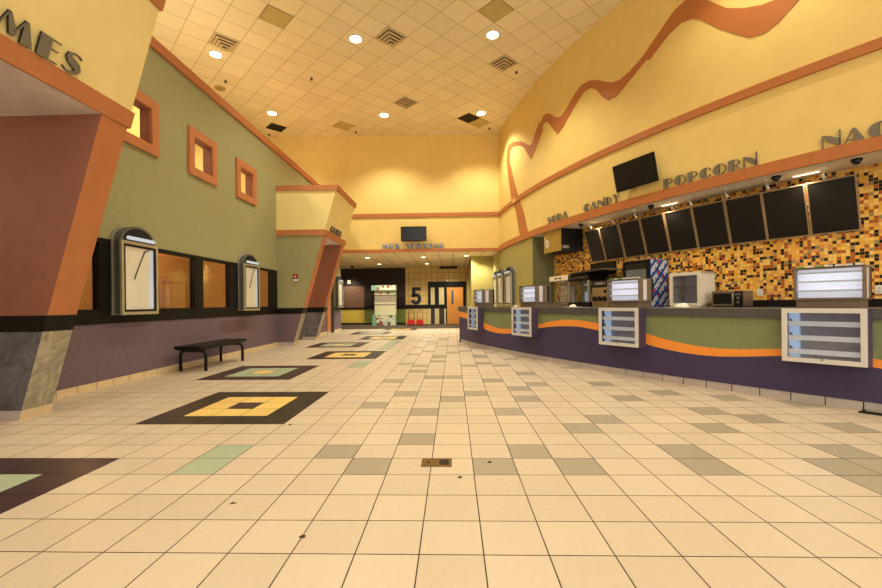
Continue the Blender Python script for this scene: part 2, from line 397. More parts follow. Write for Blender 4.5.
# ------------------------------------------------------------------ FAR WALL AND HALLWAY
struct(MB().box(-8.2, 1.92, YF, YF+.15, ZS, HC, YEL).build('wall_far'), 'cream yellow far wall above the hallway', 'wall')
struct(MB().box(-8.4, -8.0, -6.5, 24.6, 0, HC, YEL).build('wall_outer'), 'yellow outer wall beyond the parapet', 'wall')
HT = grid_mat('cream_wall_tile', (226,190,110), (120,88,48), .33, .33, line=.016, axes='XZ', off=(-.07, 0), rough=.4, var=.05)
struct(MB().box(-2.77, 2.2, YB, YB+.2, 0, ZS, HT).build('wall_back'), 'cream tiled end wall of the hallway', 'wall')
struct(MB().box(-5.18, -2.77, YB-.03, YB+.2, .9, ZS, DARKB).box(-5.18, -2.77, YB-.03, YB+.2, .1, .9, GBASE).box(-5.18, -2.77, YB-.04, YB+.2, 0, .1, BLK).build('wall_dark'), 'dark brown wall panel with green wainscot', 'wall')
struct(MB().box(-8.2, -5.18, YB+.12, YB+.3, 2.25, ZS, DARKB).box(-8.2, -5.18, YB+.12, YB+.3, .9, 2.25, BRN).box(-8.2, -5.18, YB+.1, YB+.3, .1, .9, YBASE).box(-8.2, -5.18, YB+.09, YB+.3, 0, .1, BLK).build('wall_recess'), 'brown recessed wall with yellow wainscot', 'wall')
struct(MB().box(-8.2, -5.18, YB+.08, YB+.11, .88, 1.0, BLK).box(-5.18, -2.77, YB-.06, YB-.03, .9, 1.1, BLK).box(-2.77, -1.46, YB-.03, YB, .9, 1.13, BLK).build('trim_7'), 'black chair rail on the hallway end wall', 'trim')

# hallway door with its black surround and striped panels
SX0, SX1 = -1.46, .76
mb = MB().box(SX0, SX1, YB-.06, YB, 2.12, 2.46, BLK).box(-.42, -.36, YB-.06, YB, 0, 2.12, BLK).box(.58, SX1, YB-.06, YB, 0, 2.12, BLK).box(SX0, -.42, YB-.06, YB, .9, 1.13, BLK)
CRM = mat('cream_stripe', (206,188,136), .5, var=.04); PLM = mat('plum_stripe', (58,42,46), .5)
xs = [SX0, -1.3, -1.07, -.82, -.52, -.42]
for k in range(5):
    mb.box(xs[k], xs[k+1], YB-.045, YB, 1.13, 2.12, BLK if k % 2 == 0 else CRM)
    mb.box(xs[k], xs[k+1], YB-.045, YB, .0, .9, CRM if k % 2 == 0 else PLM)
struct(mb.build('trim_8'), 'black door surround with vertical striped panels', 'trim')
d = struct(bpy.data.objects.new('door_1', None), 'orange wooden auditorium door with a narrow window', 'door'); COL.objects.link(d); d.matrix_world = at(.11, YB-.06)
MB().box(-.465, .465, 0, .05, .01, 2.11, WOODO, .004).build('door_panel', d)
MB().box(-.2, -.09, -.006, .056, 1.13, 1.95, mat('dark_blue_glass', (30,60,84), .1), .003).build('vision_panel', d, 'narrow dark blue window')
MB().cyl((.38,-.05,1.0), (.38,0,1.0), .02, STEEL).cyl((.38,-.05,1.0), (.27,-.05,1.0), .012, STEEL).build('door_handle', d)

# number 5
def stroke(pts, ws):
    """2-D outline of a path with varying width"""
    L, Rr = [], []
    for i, (x, z) in enumerate(pts):
        x0, z0 = pts[max(i-1, 0)]; x1, z1 = pts[min(i+1, len(pts)-1)]
        dx, dz = x1-x0, z1-z0; l = math.hypot(dx, dz) or 1
        nx, nz = -dz/l*ws[i]/2, dx/l*ws[i]/2
        L.append((x+nx, z+nz)); Rr.append((x-nx, z-nz))
    return [[L[i], L[i+1], Rr[i+1], Rr[i]] for i in range(len(pts)-1)]
def arcp(cx, cz, rx, rz, a0, a1, n=14): return [(cx+rx*math.cos(R(a0+(a1-a0)*i/n)), cz+rz*math.sin(R(a0+(a1-a0)*i/n))) for i in range(n+1)]
def ringp(cx, cz, rx, rz, w, a0, a1, n=14):
    return [[p0, p1, q1, q0] for p0, p1, q0, q1 in zip(arcp(cx,cz,rx,rz,a0,a1,n), arcp(cx,cz,rx,rz,a0,a1,n)[1:], arcp(cx,cz,rx-w,rz-w,a0,a1,n), arcp(cx,cz,rx-w,rz-w,a0,a1,n)[1:])]
mb = MB()
P5 = [[(.08,1.0),(.08,.8),(.58,.8),(.58,1.0)], [(.08,.82),(.03,.42),(.24,.42),(.28,.82)]] + ringp(.3,.32,.31,.33,.2,-165,130,20)
for p in P5: mb.prism([(x*1.0, z*1.0) for x, z in p], -.03, 0, NAVY)
tag(mb.build('number_sign'), 'large navy numeral 5 on the cream tiled hallway wall', 'sign', None, at(-2.46, YB, 1.15))

# ------------------------------------------------------------------ LEFT WALL
def wall_left():
    y0, y1, th = -6.5, YF, .16
    holes = [(6.33,6.93,3.95,4.54),(8.13,8.72,3.95,4.54),(9.92,10.53,3.95,4.54),(4.75,11.9,1.12,2.15),(12.34,13.99,0,3.2),(2.49,4.28,0,3.2)]
    ys = sorted({y0, y1} | {h[0] for h in holes} | {h[1] for h in holes}); zs = sorted({0,.94,5.65} | {h[2] for h in holes} | {h[3] for h in holes})
    mb = MB()
    def hole(y, z): return any(a < y < b and c < z < d for a, b, c, d in holes)
    for ya, yb in zip(ys, ys[1:]):
        for za, zb in zip(zs, zs[1:]):
            if hole((ya+yb)/2, (za+zb)/2): continue
            m = PUR if zb <= .95 else GRN
            mb.box(XW-th, XW, ya, yb, za, zb, m)
    struct(mb.build('wall_left'), 'tall sage green left wall over mauve wainscot', 'wall')
    mb = MB().box(XW-.16, XW, 14.42, 18.9, .94, ZS, GRN).box(XW-.16, XW, 14.42, 18.9, 0, .94, PUR)
    mb2 = MB().box(XW-.16, XW+.002, YF+.01, 18.9, .94, ZS, GRN).box(XW-.16, XW+.002, YF+.01, 18.9, 0, .94, PUR)
    mb.bm.free()
    struct(mb2.build('wall_hallway_left'), 'green and mauve hallway wall beyond the game room', 'wall')
    mb = MB()
    for a, b in ((-6.5, 2.15), (4.6, 12.0), (14.33, 16.6), (17.75, 18.9)): mb.box(XW, XW+.012, a, b, .935, 1.125, BLK)
    struct(mb.build('trim_9'), 'black chair rail band along the left wall', 'trim')
    mb = MB()
    mb.box(XW-.22, XW+.05, -6.5, YF, 5.62, 5.8, ORG)
    struct(mb.build('trim_10'), 'terracotta cap trim on top of the left wall', 'trim')
    mb = MB()
    for a, b in ((-6.5, 2.15), (4.6, 12.0), (14.33, 16.7), (17.75, 18.9)):
        y = a
        while y < b-.02:
            e = min(y+T, b); mb.box(XW, XW+.014, y+.005, e-.005, 0, .105, TILEY); y = e
        mb.box(XW, XW+.010, a, b, 0, .103, GROUT)
    struct(mb.build('baseboard_left'), 'cream tile baseboard of the left wall', 'baseboard')
wall_left()
# long dark framed office window
w = struct(bpy.data.objects.new('window_1', None), 'long black framed office window in the left wall', 'window'); COL.objects.link(w); w.matrix_world = onleft(0)
mb = MB().box(4.7, 11.95, -.03, .08, 2.13, 2.19, BLK).box(4.7, 11.95, -.02, .08, 1.1, 1.15, BLK)
for a, b in ((4.7,4.8),(5.87,6.1),(8.1,8.37),(9.39,9.75),(11.59,11.95)): mb.box(a, b, -.03, .08, 1.12, 2.15, BLK)
mb.build('window_frame', w)
for a, b in ((4.8,5.87),(6.1,8.1),(8.37,9.39),(9.75,11.59)): MB().box(a, b, .03, .038, 1.15, 2.13, GLSW).build('window_pane', w)
# office behind it
OFF = mat('office_orange_wall', (186,146,100), .7, var=.04); OFFD = mat('office_door_orange', (206,168,118), .6, var=.04)
struct(MB().box(-7.75, -7.6, 4.6, 11.95, 0, 2.9, OFF).box(-7.6, XW-.16, 4.6, 4.72, 0, 2.9, OFF).box(-7.6, XW-.16, 11.83, 11.94, 0, 2.9, OFF).build('wall_office'), 'orange office walls seen through the window', 'wall')
mb = MB(); mb.box(-7.75, XW-.16, 4.6, 11.95, 2.9, 2.95, SOFW); struct(mb.build('ceiling_office'), 'office ceiling behind the left wall', 'ceiling')
for k, (y, lab) in enumerate(((11.15, 'orange office door seen through the long window'), (12.6-.0, ''))):
    if not lab: continue
    dd = struct(bpy.data.objects.new('door_2', None), lab, 'door'); COL.objects.link(dd); dd.matrix_world = onleft(y, 0, -7.6)
    MB().box(-.4, .4, -.03, 0, 0, 1.8, OFFD).build('door_panel', dd); MB().frame(-.47, .47, -.02, 1.87, .07, -.045, 0, mat('office_frame', (170,124,76), .6)).build('door_frame', dd)
# square lookout windows
for k, (a, b) in enumerate(((6.33,6.93),(8.13,8.72),(9.92,10.53))):
    w = struct(bpy.data.objects.new('window_%d' % (k+2), None), ('nearest','middle','farthest')[k]+' square orange framed opening high in the left wall', 'window'); COL.objects.link(w); w.matrix_world = onleft(0)
    MB().frame(a-.18, b+.18, 3.77, 4.71, .165, -.045, -.002, ORG).build('window_frame', w)
    MB().frame(a-.015, b+.015, 3.935, 4.555, .02, -.002, .16, ORGD).build('window_lining', w)
# narrow door in the hallway
d = struct(bpy.data.objects.new('door_3', None), 'narrow black doorway with orange frame past the game room', 'door'); COL.objects.link(d); d.matrix_world = onleft(17.2)
MB().box(-.05, .5, -.03, 0, 0, 2.1, BLKM).build('door_panel', d); MB().box(-.5, -.05, -.045, 0, .1, 2.2, ORG).box(-.5, -.05, -.05, 0, 0, .1, TILEB).build('door_frame', d)
o = MB().box(-.6, .6, -.002, .004, 0, .26, mat('mauve_panel', (98,76,80), .6)).build('access_panel')
tag(o, 'flat mauve access panel on left wall under second poster case', 'panel', None, onleft(9.62, .57))

# ------------------------------------------------------------------ GAME ROOM PORTALS
SL = .2897
def px_(z): return -4.575+SL*z
def portal(y0, lab, dx=0, L=2.45):
    root = struct(bpy.data.objects.new('wall_portal', None), lab, 'entrance portal'); COL.objects.link(root); root.matrix_world = at(0, y0)
    J = .34
    def slab(mb, ya, yb, z0, z1, near, front, far, back=XW+.001, out=0):
        X0, X1 = px_(z0)+out+dx, px_(z1)+out+dx
        a = [(back,ya,z0),(X0,ya,z0),(X1,ya,z1),(back,ya,z1)]; b = [(x,yb,z) for x,_,z in a]
        mb.face(a, near); mb.face(b[::-1], far); mb.face([a[1],b[1],b[2],a[2]], front)
        mb.face([a[3],a[2],b[2],b[3]], front); mb.face([a[0],b[0],b[1],a[1]], front); mb.face([a[0],a[3],b[3],b[0]], near)
    for ya, yb, near, far, nlow, flow in ((0, J, GRN, ORGD, PUR, STONE), (L-J, L, ORGD, GRN, STONE, PUR)):
        mb = MB(); slab(mb, ya, yb, 1.1, 3.2, near, ORG, far); mb.build('jamb', root)
        mb = MB(); slab(mb, ya, yb, .1, .93, nlow, STONEL, flow); mb.build('jamb_wainscot', root, 'marbled lower part of the slanted jamb')
        mb = MB(); slab(mb, ya-.006, yb+.006, .93, 1.1, BLK, BLK, BLK, out=.004); mb.build('jamb_band', root, 'black band')
        mb = MB(); slab(mb, ya-.006, yb+.006, 0, .1, TILEB, TILEY, TILEB, out=.008); mb.build('base_tile', root)
    mb = MB(); slab(mb, 0, L, 3.2, 4.62, YELP, YELP, YELP); mb.build('upper_box', root, 'cream yellow box over the opening')
    mb = MB(); mb.face([(XW,J,3.199),(px_(3.2)+dx,J,3.199),(px_(3.2)+dx,L-J,3.199),(XW,L-J,3.199)], mat('portal_soffit', (206,190,184), .8)); mb.build('soffit', root, 'pale underside of the box')
    mb = MB(); slab(mb, -.03, L+.03, 3.2, 3.37, ORG, ORG, ORG, out=.02); mb.build('lower_trim', root, 'terracotta trim')
    # hollow out below the lower trim so only a band shows
    mb = MB(); slab(mb, -.03, L+.02, 4.51, 4.66, ORG, ORG, ORG, out=.03); mb.build('top_trim', root, 'terracotta trim')
    return root
portal(2.135, 'nearest slanted game room entrance with cream box above')
portal(12.0, 'farther slanted game room entrance with cream box above', -.105, 2.33)

# ------------------------------------------------------------------ LETTERING (deco letters: solid thick side, thin strokes)
def glyph(ch, w=.068):
    HD = lambda cx: [[(cx, .5)]+[]]
    half = [arcp(.5,.5,.5,.5,90,270,18)]
    if ch == 'O': return 1.0, half+ringp(.5,.5,.5,.5,w,-90,90)
    if ch == 'C': return .9, half+ringp(.5,.5,.46,.5,w,30,90,8)+ringp(.5,.5,.46,.5,w,-90,-30,8)
    if ch == 'G': return .95, half+ringp(.5,.5,.46,.5,w,30,90,8)+ringp(.5,.5,.46,.5,w,-90,-10,8)+[[(.62,.42),(.98,.42),(.98,.48),(.62,.48)]]
    if ch == 'P': return .85, [[(0,0),(.38,0),(.38,1),(0,1)]]+ringp(.4,.7,.42,.3,w,-90,90)+[[(.36,.945),(.42,.945),(.42,1),(.36,1)]]
    if ch == 'R': return .9, [[(0,0),(.38,0),(.38,1),(0,1)]]+ringp(.4,.72,.42,.28,w,-90,90)+[[(.5,.46),(.58,.46),(.92,0),(.84,0)]]
    if ch == 'D': return .9, [[(0,0),(.38,0),(.38,1),(0,1)]]+ringp(.36,.5,.52,.5,w,-90,90)
    if ch == 'N': return .9, [[(0,0),(w,0),(w,.9),(0,.9)],[(0,1),(0,.98),(.34,.0+.45),(.9,0),(.9,.5),(.4,.86)],[(.9-w,.1),(.9,.1),(.9,1.15),(.9-w,1.15)]]
    if ch == 'A': return .95, [[(0,0),(.075,0),(.46,1),(.40,1)],[(.38,1),(.54,1),(.98,0),(.54,0)],[(.1,.2),(.56,.2),(.54,.27),(.12,.27)]]
    if ch == 'Y': return .85, [[(0,1),(.4,1),(.52,.45),(.36,.45)],[(.85,1),(.78,1),(.42,.45),(.5,.4)],[(.36,0),(.52,0),(.52,.47),(.36,.47)]]
    if ch == 'S':
        pts = [(.68,.86),(.56,.96),(.38,.97),(.22,.88),(.2,.72),(.32,.58),(.5,.46),(.6,.3),(.54,.13),(.38,.03),(.18,.04),(.04,.16)]
        return .75, stroke(pts, [.05,.06,.08,.14,.24,.34,.36,.26,.16,.09,.06,.05])
    if ch == 'E': return .72, [[(0,0),(.4,0),(.4,1),(0,1)],[(.4,.945),(.72,.945),(.72,1),(.4,1)],[(.4,.52),(.68,.52),(.68,.57),(.4,.57)],[(.4,0),(.72,0),(.72,.055),(.4,.055)]]
    if ch == 'M': return 1.15, [[(0,0),(.06,0),(.34,1),(.28,1)],[(.26,1),(.36,1),(.64,.3),(.58,.1),(.42,.1)],[(.54,.3),(.6,.3),(.86,1),(.8,1)],[(.78,1),(.9,1),(1.15,0),(.76,0)]]
    if ch == 'W': return 1.2, [[(0,1),(.38,1),(.5,0),(.3,0)],[(.3,0),(.5,0),(.66,.9),(.6,.9)],[(.56,1),(.72,1),(.9,0),(.78,0)],[(.78,0),(.9,0),(1.2,1),(1.13,1)]]
    if ch == 'H': return .85, [[(0,0),(.38,0),(.38,1),(0,1)],[(.38,.48),(.8,.48),(.8,.54),(.38,.54)],[(.79,0),(.85,0),(.85,1),(.79,1)]]
    if ch == 'I': return .4, [[(0,0),(.38,0),(.38,1),(0,1)]]
    return .45, []
def lettering(word, width, height, M, label, m, gap=.14, group=None, off=.02, sw=.068):
    root = thing('lettering_sign', label, 'sign', M, group)
    tot = sum(glyph(c)[0] for c in word)+gap*(len(word)-1)
    s = width/tot; x = -width/2
    for c in word:
        w, polys = glyph(c, sw)
        if polys:
            mb = MB()
            for p in polys: mb.prism([(x+q[0]*s, q[1]*height) for q in p], -off-.018, -off, m, BLKM)
            mb.build('letter', root)
        x += (w+gap)*s
    return root
for w, a0, a1, lab in (('SODA',197.6,200.3,'SODA lettering above the left end of the concession'), ('CANDY',202.05,205.15,'CANDY lettering left of the tilted wall television'),
                       ('POPCORN',208.1,212.5,'POPCORN lettering right of the tilted wall television'), ('NACHOS',214.7,218.45,'NACHOS lettering cut by the right edge of the photo')):
    lettering(w, R(a1-a0)*UPR, .205, onring(UPC, UPR, (a0+a1)/2, 3.455), lab, LETM, .14, sw=.08)
lettering('NOW SHOWING', 2.48, .2, at(-1.58, YF, 3.40), 'silver NOW SHOWING lettering below the far wall television', LETS, .2, off=.04, sw=.12)
def slantM(y, z, dx=0):
    zax = Vector((SL,0,1)).normalized(); xax = Vector((0,1,0)); yax = zax.cross(xax)
    M = Matrix((xax, yax, zax)).transposed().to_4x4(); M.translation = (px_(z)+dx, y, z); return M
lettering('GAMES', 1.32, .19, slantM(3.235, 3.385), 'GAMES lettering on the nearest entrance box at left', LETM)
lettering('GAMES', 1.15, .19, slantM(12.98, 3.385, -.105), 'GAMES lettering on the farther entrance box', LETM)

# ------------------------------------------------------------------ COUNTER
CA0, CA1 = 195.05, 226
GB = smooth_tab([(194.2,.93),(196.45,.91),(197.3,.88),(198.6,.80),(200.16,.69),(201,.62),(202.3,.575),(203.8,.59),(205,.65),(206.07,.72),(207.1,.80),(208.16,.85),(209.1,.855),(210.2,.81),(211.3,.76),(212.34,.70),(212.94,.64),(213.68,.59),(214.35,.56),(214.98,.55),(215.56,.56),(216.1,.58),(216.65,.60),(217.6,.61),(218.6,.56),(220,.5),(223,.7),(226,.8)])
OP = smooth_tab([(194.2,.80),(196.43,.75),(197.3,.71),(198.6,.63),(200.15,.52),(201,.475),(202.3,.455),(203.8,.49),(205,.57),(206.06,.64),(207.09,.70),(208.15,.73),(209.1,.735),(210.2,.69),(211.3,.62),(212.33,.535),(212.93,.49),(213.67,.455),(214.35,.44),(214.97,.445),(215.55,.465),(216.1,.49),(216.64,.515),(217.6,.525),(218.6,.47),(220,.41),(223,.6),(226,.7)])
cnt = thing('concession_counter', 'long curved concession counter with green, orange wave and purple front', 'counter')
FR = CBR+.012
ring_wall(MB(), CBC, FR, CA0, CA1, lambda a: interp(GB, a), .97, CGRN, 160).build('upper_panel', cnt, 'green laminate panel', normals=False)
ring_wall(MB(), CBC, FR, CA0, CA1, lambda a: interp(OP, a), lambda a: interp(GB, a), CORG, 160).build('wave_band', cnt, 'orange wave stripe', normals=False)
mb = ring_wall(MB(), CBC, FR, CA0, CA1, .1, lambda a: interp(OP, a), CPUR, 160)
mb.face([ptc(CBC,FR,CA0,.0), ptc(CBC,FR-.6,CA0,.0), ptc(CBC,FR-.6,CA0,.97), ptc(CBC,FR,CA0,.97)], CPUR)
ring_wall(mb, CBC, FR-.6, CA0, CA1, 0, .97, CPUR, 60)
mb.build('lower_panel', cnt, 'dark purple laminate panel', normals=False)
ring_solid(MB(), CBC, CBR-.62, CBR+.04, CA0-.12, CA1, .965, 1.08, GRAN, 100).build('countertop', cnt, 'dark speckled countertop')
mb = MB(); st = math.degrees(.304/CBR); a = 212.25-st*30
while a < CA1-st:
    if a > CA0: ring_solid(mb, CBC, CBR-.02, CBR+.004, a+.014, a+st-.014, 0, .105, TILEB, 1)
    a += st
ring_wall(mb, CBC, CBR-.003, CA0, CA1, 0, .104, BLK, 80)
mb.build('base_tile', cnt, 'taupe tile base')
# back counter against the mosaic wall
bc = thing('back_counter', 'dark back counter along the mosaic wall', 'counter')
ring_solid(MB(), UPC, TR+.01, TR+.68, 195.3, 228, 1.0, 1.06, GRAN, 70).build('worktop', bc)
ring_solid(MB(), UPC, TR+.03, TR+.62, 195.3, 228, 0, 1.0, BLKM, 70).build('cabinet_base', bc)
ring_solid(MB(), UPC, TR+.004, TR+.03, 195.3, 228, 1.06, 1.185, BLK, 70).build('backsplash', bc)

# display cases hung on the counter front
def front_case(a, w, lab):
    root = thing('display_case', lab, 'display case', onring(CBC, FR, a), 'glass display cases on the counter front')
    d = -.155
    MB().box(-w/2, w/2+.01, d, -.004, .475, .50, CPUD).box(-w/2, w/2+.01, d, -.004, 1.06, 1.082, CPUD).box(-w/2, -w/2+.02, d, -.004, .50, 1.06, CPUD).box(w/2-.012, w/2+.012, d, -.004, .50, 1.06, CPUD).build('case_body', root, 'purple sided case')
    MB().frame(-w/2, w/2, .482, 1.085, .05, d-.022, d, mat('pale_silver_frame', (206,200,196), .4, var=.03)).cyl((0,d-.024,.523), (0,d-.03,.523), .009, SILD).build('case_frame', root, 'silver frame with small lock')
    MB().box(-w/2+.02, w/2-.012, -.03, -.012, .51, 1.06, MAUVE).build('back_panel', root)
    MB().box(-w/2+.045, -w/2+.045+w*.13, -.09, -.034, .53, 1.05, LBLUE).build('side_panel', root, 'pale blue lit side panel')
    for z in (.60, .755, .915):
        sh = MB().box(-w/2+.05, w/2-.05, -.125, -.035, z-.008, z, GLSC).box(-w/2+.05, w/2-.05, -.135, -.125, z-.028, z+.026, SHELF).build('shelf', root)
        MB().prism([(-w/2+.06,z),(-w/2+.11,z),(-w/2+.06,z+.06)], -.12, -.10, SILD).build('bracket', sh)
    MB().box(-w/2+.045, w/2-.045, d-.008, d-.003, .545, 1.03, GLSC).build('case_glass', root)
front_case((198.42+200.0)/2, .66, 'farthest lit display case on the counter front, at its left end')
front_case((204.43+206.16)/2, .70, 'second display case from the far end of the counter front')
front_case((210.57+212.36)/2, .715, 'third display case from the far end, left of the long orange dip')
front_case((216.79+218.51)/2, .70, 'nearest large display case on the counter front at right')

# acrylic candy cases on the countertop
TUBW = emit('white_case_glow', (255,250,244), .75)
def top_case(a, lab, tags):
    w, d = .60, .36
    root = thing('countertop_case', lab, 'display case', onring(CBC, CBR-.06, a, 1.08), 'shelved candy cases standing on the counter')
    BODY = mat('taupe_case_frame', (120,104,88), .5, .2); WH = mat('glowing_case_liner', (244,242,246), .4, var=.02, glow=.32)  # liner glows by itself, standing in for lights inside the case
    MB().box(-w/2+.02, w/2-.03, .02, d, 0, .1, BODY, .004).build('case_base', root, 'taupe plinth')
    mb = MB().frame(-w/2, w/2, .1, .47, .022, 0, .03, BODY)
    mb.box(-w/2, w/2, .03, d, .1, .115, BODY).box(-w/2, w/2, .0, d, .455, .47, BODY).box(-w/2, -w/2+.015, .03, d, .115, .455, BODY)
    mb.box(w/2-.015, w/2, .03, .10, .115, .455, BODY).box(w/2-.015, w/2, d-.05, d, .115, .455, BLKM)
    mb.build('case_frame', root)
    MB().box(-w/2+.016, w/2-.016, .10, .115, .12, .45, WH).build('back_panel', root, 'glowing white liner')
    MB().box(w/2-.012, w/2-.002, .10, .19, .12, .45, mat('pale_side', (214,210,212), .4)).build('side_panel', root, 'pale side panel'); MB().box(w/2-.012, w/2-.002, .19, d-.05, .12, .45, BODY).build('side_panel', root)
    for z in (.2, .305, .405):
        MB().box(-w/2+.022, w/2-.022, .035, .1, z-.006, z, WH).box(-w/2+.022, w/2-.022, .03, .036, z-.01, z+.012, SHELF).build('shelf', root)
    MB().box(-w/2+.022, w/2-.022, .006, .01, .12, .45, GLSC).build('case_glass', root)
    if tags:
        cols = [mat('green_card', (110,170,80), .5), WHT, WHT, WHT, WHT]
        for k in range(7):
            x = -w/2+.03+k*.082
            MB().prism([(x,.47),(x+.06,.47),(x+.06,.492),(x,.492)], .03, .05, WHT if k > 2 else (cols[0] if k != 1 else WHT)).build('price_card', root)
    return root
top_case(198.71, 'farthest shelved candy case on the counter, beside the green wall', False)
top_case(205.0, 'second candy case from the far end, in front of the popcorn warmer', False)
top_case(211.26, 'third candy case on the counter, left of the blue drinks cooler', True)
top_case(217.65, 'nearest candy case standing on the counter at right', True)

# ------------------------------------------------------------------ MENU BOARDS AND LIGHTS
BO = [(200.53,202.01),(202.09,203.72),(203.86,205.45),(205.54,207.1),(207.2,208.77),(208.85,210.45),(210.53,212.1),(212.16,213.74),(213.84,215.42)]
ORD = ['leftmost','second from left','third from left','fourth from left','middle','fourth from right','third from right','second from right','rightmost']
for (a0, a1), od in zip(BO, ORD):
    a = (a0+a1)/2; w = R(a1-a0)*(TR+.18)
    tilt = math.atan2(.24, .82)
    root = thing('menu_board', od+' blank black menu board above the mosaic wall', 'menu board', onring(UPC, TR+.06, a, 2.27) @ Matrix.Rotation(tilt, 4, 'X'), 'blank menu boards')
    MB().box(-w/2, w/2, -.012, 0, 0, .85, MENU).build('board_panel', root)
    MB().frame(-w/2-.01, w/2+.01, -.01, .86, .019, -.022, .012, mat('bronze_board_frame', (164,138,104), .45, .15)).build('board_frame', root)
    MB().box(-w/2+.1, -w/2+.13, .0, .03, .72, .76, SILD).box(w/2-.13, w/2-.1, .0, .03, .72, .76, SILD).build('wall_bracket', root)
TL = [(201.69,'over the first menu board'),(203.8,'over the second menu board'),(205.58,'over the third menu board'),(207.98,'over the middle menu board, left one'),(209.04,'over the sixth menu board'),(210.82,'over the third menu board from right'),(212.54,'over the second menu board from right'),(214.5,'over the rightmost menu board')]
for k, (a, lab) in enumerate(TL):
    root = thing('track_light', 'small white spotlight '+lab, 'spotlight', onring(UPC, TR+.5, a, ZS-.02), 'small spotlights over the menu boards')
    MB().cyl((0,0,-.02), (0,0,0), .04, WHT).build('canopy', root); MB().tube([(0,0,-.02),(0,0,-.09),(.01,.015,-.12)], .006, WHT).build('arm', root)
    MB().cyl((.01,-.005,-.11), (.01,.045,-.155), .016, WHT, .024).build('lamp_head', root); MB().cyl((.01,.046,-.156), (.01,.048,-.158), .02, LAMPS).build('lamp_lens', root)
for a, lab in ((207.5,'recessed strip lamp in soffit above the middle menu boards'), (213.82,'recessed strip lamp in soffit above the rightmost menu boards')):
    root = thing('soffit_lamp', lab, 'lamp', onring(UPC, TR+.3, a, ZS-.02))
    MB().box(-.2,.2,-.05,.05,-.012,.0,WHT).build('lamp_trim', root); MB().box(-.17,.17,-.03,.03,-.016,-.012,emit('dim_lamp_glow', (255,240,210), 1.8)).build('lamp_lens', root)
for a, lab in ((194.74,'at the far end beside the hanging gold sign'),(200.97,'just right of the hanging gold sign'),(206.84,'below the tilted television'),(212.96,'below the end of the POPCORN lettering'),(215.58,'at right below the NACHOS lettering')):
    root = thing('dome_camera', 'black dome camera under the concession soffit '+lab, 'security camera', onring(UPC, UPR-.2, a, ZS-.02), 'dome cameras under the concession soffit')
    MB().cyl((0,0,-.03), (0,0,0), .068, BLK).build('camera_base', root); MB().dome((0,0,-.03), .055, SCRN).build('camera_dome', root)
# hanging gold sign box
W = R(199.5-197.04)*UPR
root = thing('hanging_sign_box', 'hanging gold faced sign box with white swirl at the concession end', 'sign', onring(UPC, UPR-.04, 197.98, 2.64))
MB().box(-W/2, W/2, .012, .7, 0, .62, BLKM).build('sign_case', root); MB().box(-W/2+.005, W/2-.005, 0, .012, .0, .62, GOLD).build('sign_face', root)
mb = MB(); x0 = -.34
for p in stroke([(x0-.06,.5),(x0-.04,.42),(x0,.3),(x0+.03,.2),(x0+.09,.16),(x0+.14,.22),(x0+.13,.32),(x0+.07,.36),(x0+.02,.3),(x0,.22)], [.015,.035,.05,.06,.06,.06,.06,.05,.04,.015]): mb.prism(p, -.006, 0, WHT)
mb.build('sign_emblem', root, 'white swirl emblem')
MB().box(W/2-.02,W/2+.006,.05,.25,.06,.14,SIL).build('side_plate', root)

# ------------------------------------------------------------------ BACK COUNTER EQUIPMENT
ZB = 1.06
def onback(a, dr): return onring(UPC, TR+dr, a, ZB)
# glass warmer with white top
root = thing('popcorn_warmer', 'glass sided warmer with white topped panel at the far counter end', 'food warmer', onback(198.3, .6))
w = .94
WT = mat('warm_white_panel', (236,222,190), .45)
MB().box(-w/2,w/2,0,.5,.74,.88,WT).build('top_panel', root, 'white control header'); MB().box(-.18,-.06,-.006,0,.79,.83,BLK).box(.02,.16,-.006,0,.79,.83,BLK).build('control_label', root, 'dark control labels')
MB().box(-w/2,w/2,0,.5,0,.1,STEEL).build('base', root)
for x in (-w/2+.02, w/2-.02):
    for y in (.02,.48): MB().box(x-.02,x+.02,y-.02,y+.02,.1,.74,STEEL).build('post', root)
MB().box(-w/2+.04,w/2-.04,.008,.012,.1,.74,GLSC).build('front_glass', root)
MB().box(-.05,.12,.42,.48,.1,.6,WHT).build('inner_panel', root)
# black topped popcorn cabinet
root = thing('popcorn_machine', 'black topped popcorn cabinet with silver corner posts', 'popcorn machine', onback(200.83, .62))
w = .86
MB().box(-w/2,w/2,0,.55,.68,.86,BLK,.01).build('canopy', root)
mb = MB()
for k in range(7): mb.box(-w/2+.06+k*.11,-w/2+.12+k*.11,-.008,0,.74,.80,SILD)
mb.build('vent_slots', root)
MB().box(-w/2,w/2,0,.55,0,.12,BLK).build('base', root)
for x in (-w/2+.03, w/2-.03):
    for y in (.03,.52): MB().box(x-.03,x+.03,y-.03,y+.03,.12,.68,SIL).build('post', root)
MB().box(-w/2+.06,w/2-.06,.008,.012,.12,.68,GLSC).build('front_glass', root)
MB().cyl((.1,.28,.4),(.1,.28,.56),.12,STEEL).tube([(.1,.28,.56),(.1,.28,.68)],.015,SILD).build('kettle', root, 'hanging steel kettle')
MB().box(-.3,-.2,.45,.5,.14,.62,LBLUE).build('inner_panel', root)
# steel machine with three black knobs
root = thing('nacho_warmer', 'steel machine with three black knobs behind the counter', 'food machine', onback(202.95, .6))
w = .56
MB().box(-w/2,w/2,0,.45,0,.48,mat('warm_steel', (176,150,104), .3, .7, var=.25, scale=8),.01).build('body', root); MB().box(-w/2,w/2,0,.45,.48,.66,BLK,.01).build('top_housing', root, 'black top housing')
MB().box(-.2,.2,-.01,0,.54,.62,SILD).box(-.1,.1,-.014,-.01,.56,.6,SIL).build('display_plate', root); MB().box(.14,.22,-.01,0,.34,.42,BLK).build('switch', root)
for x in (-.17,0,.17): MB().cyl((x,-.04,.2),(x,0,.2),.062,BLK).build('knob', root)
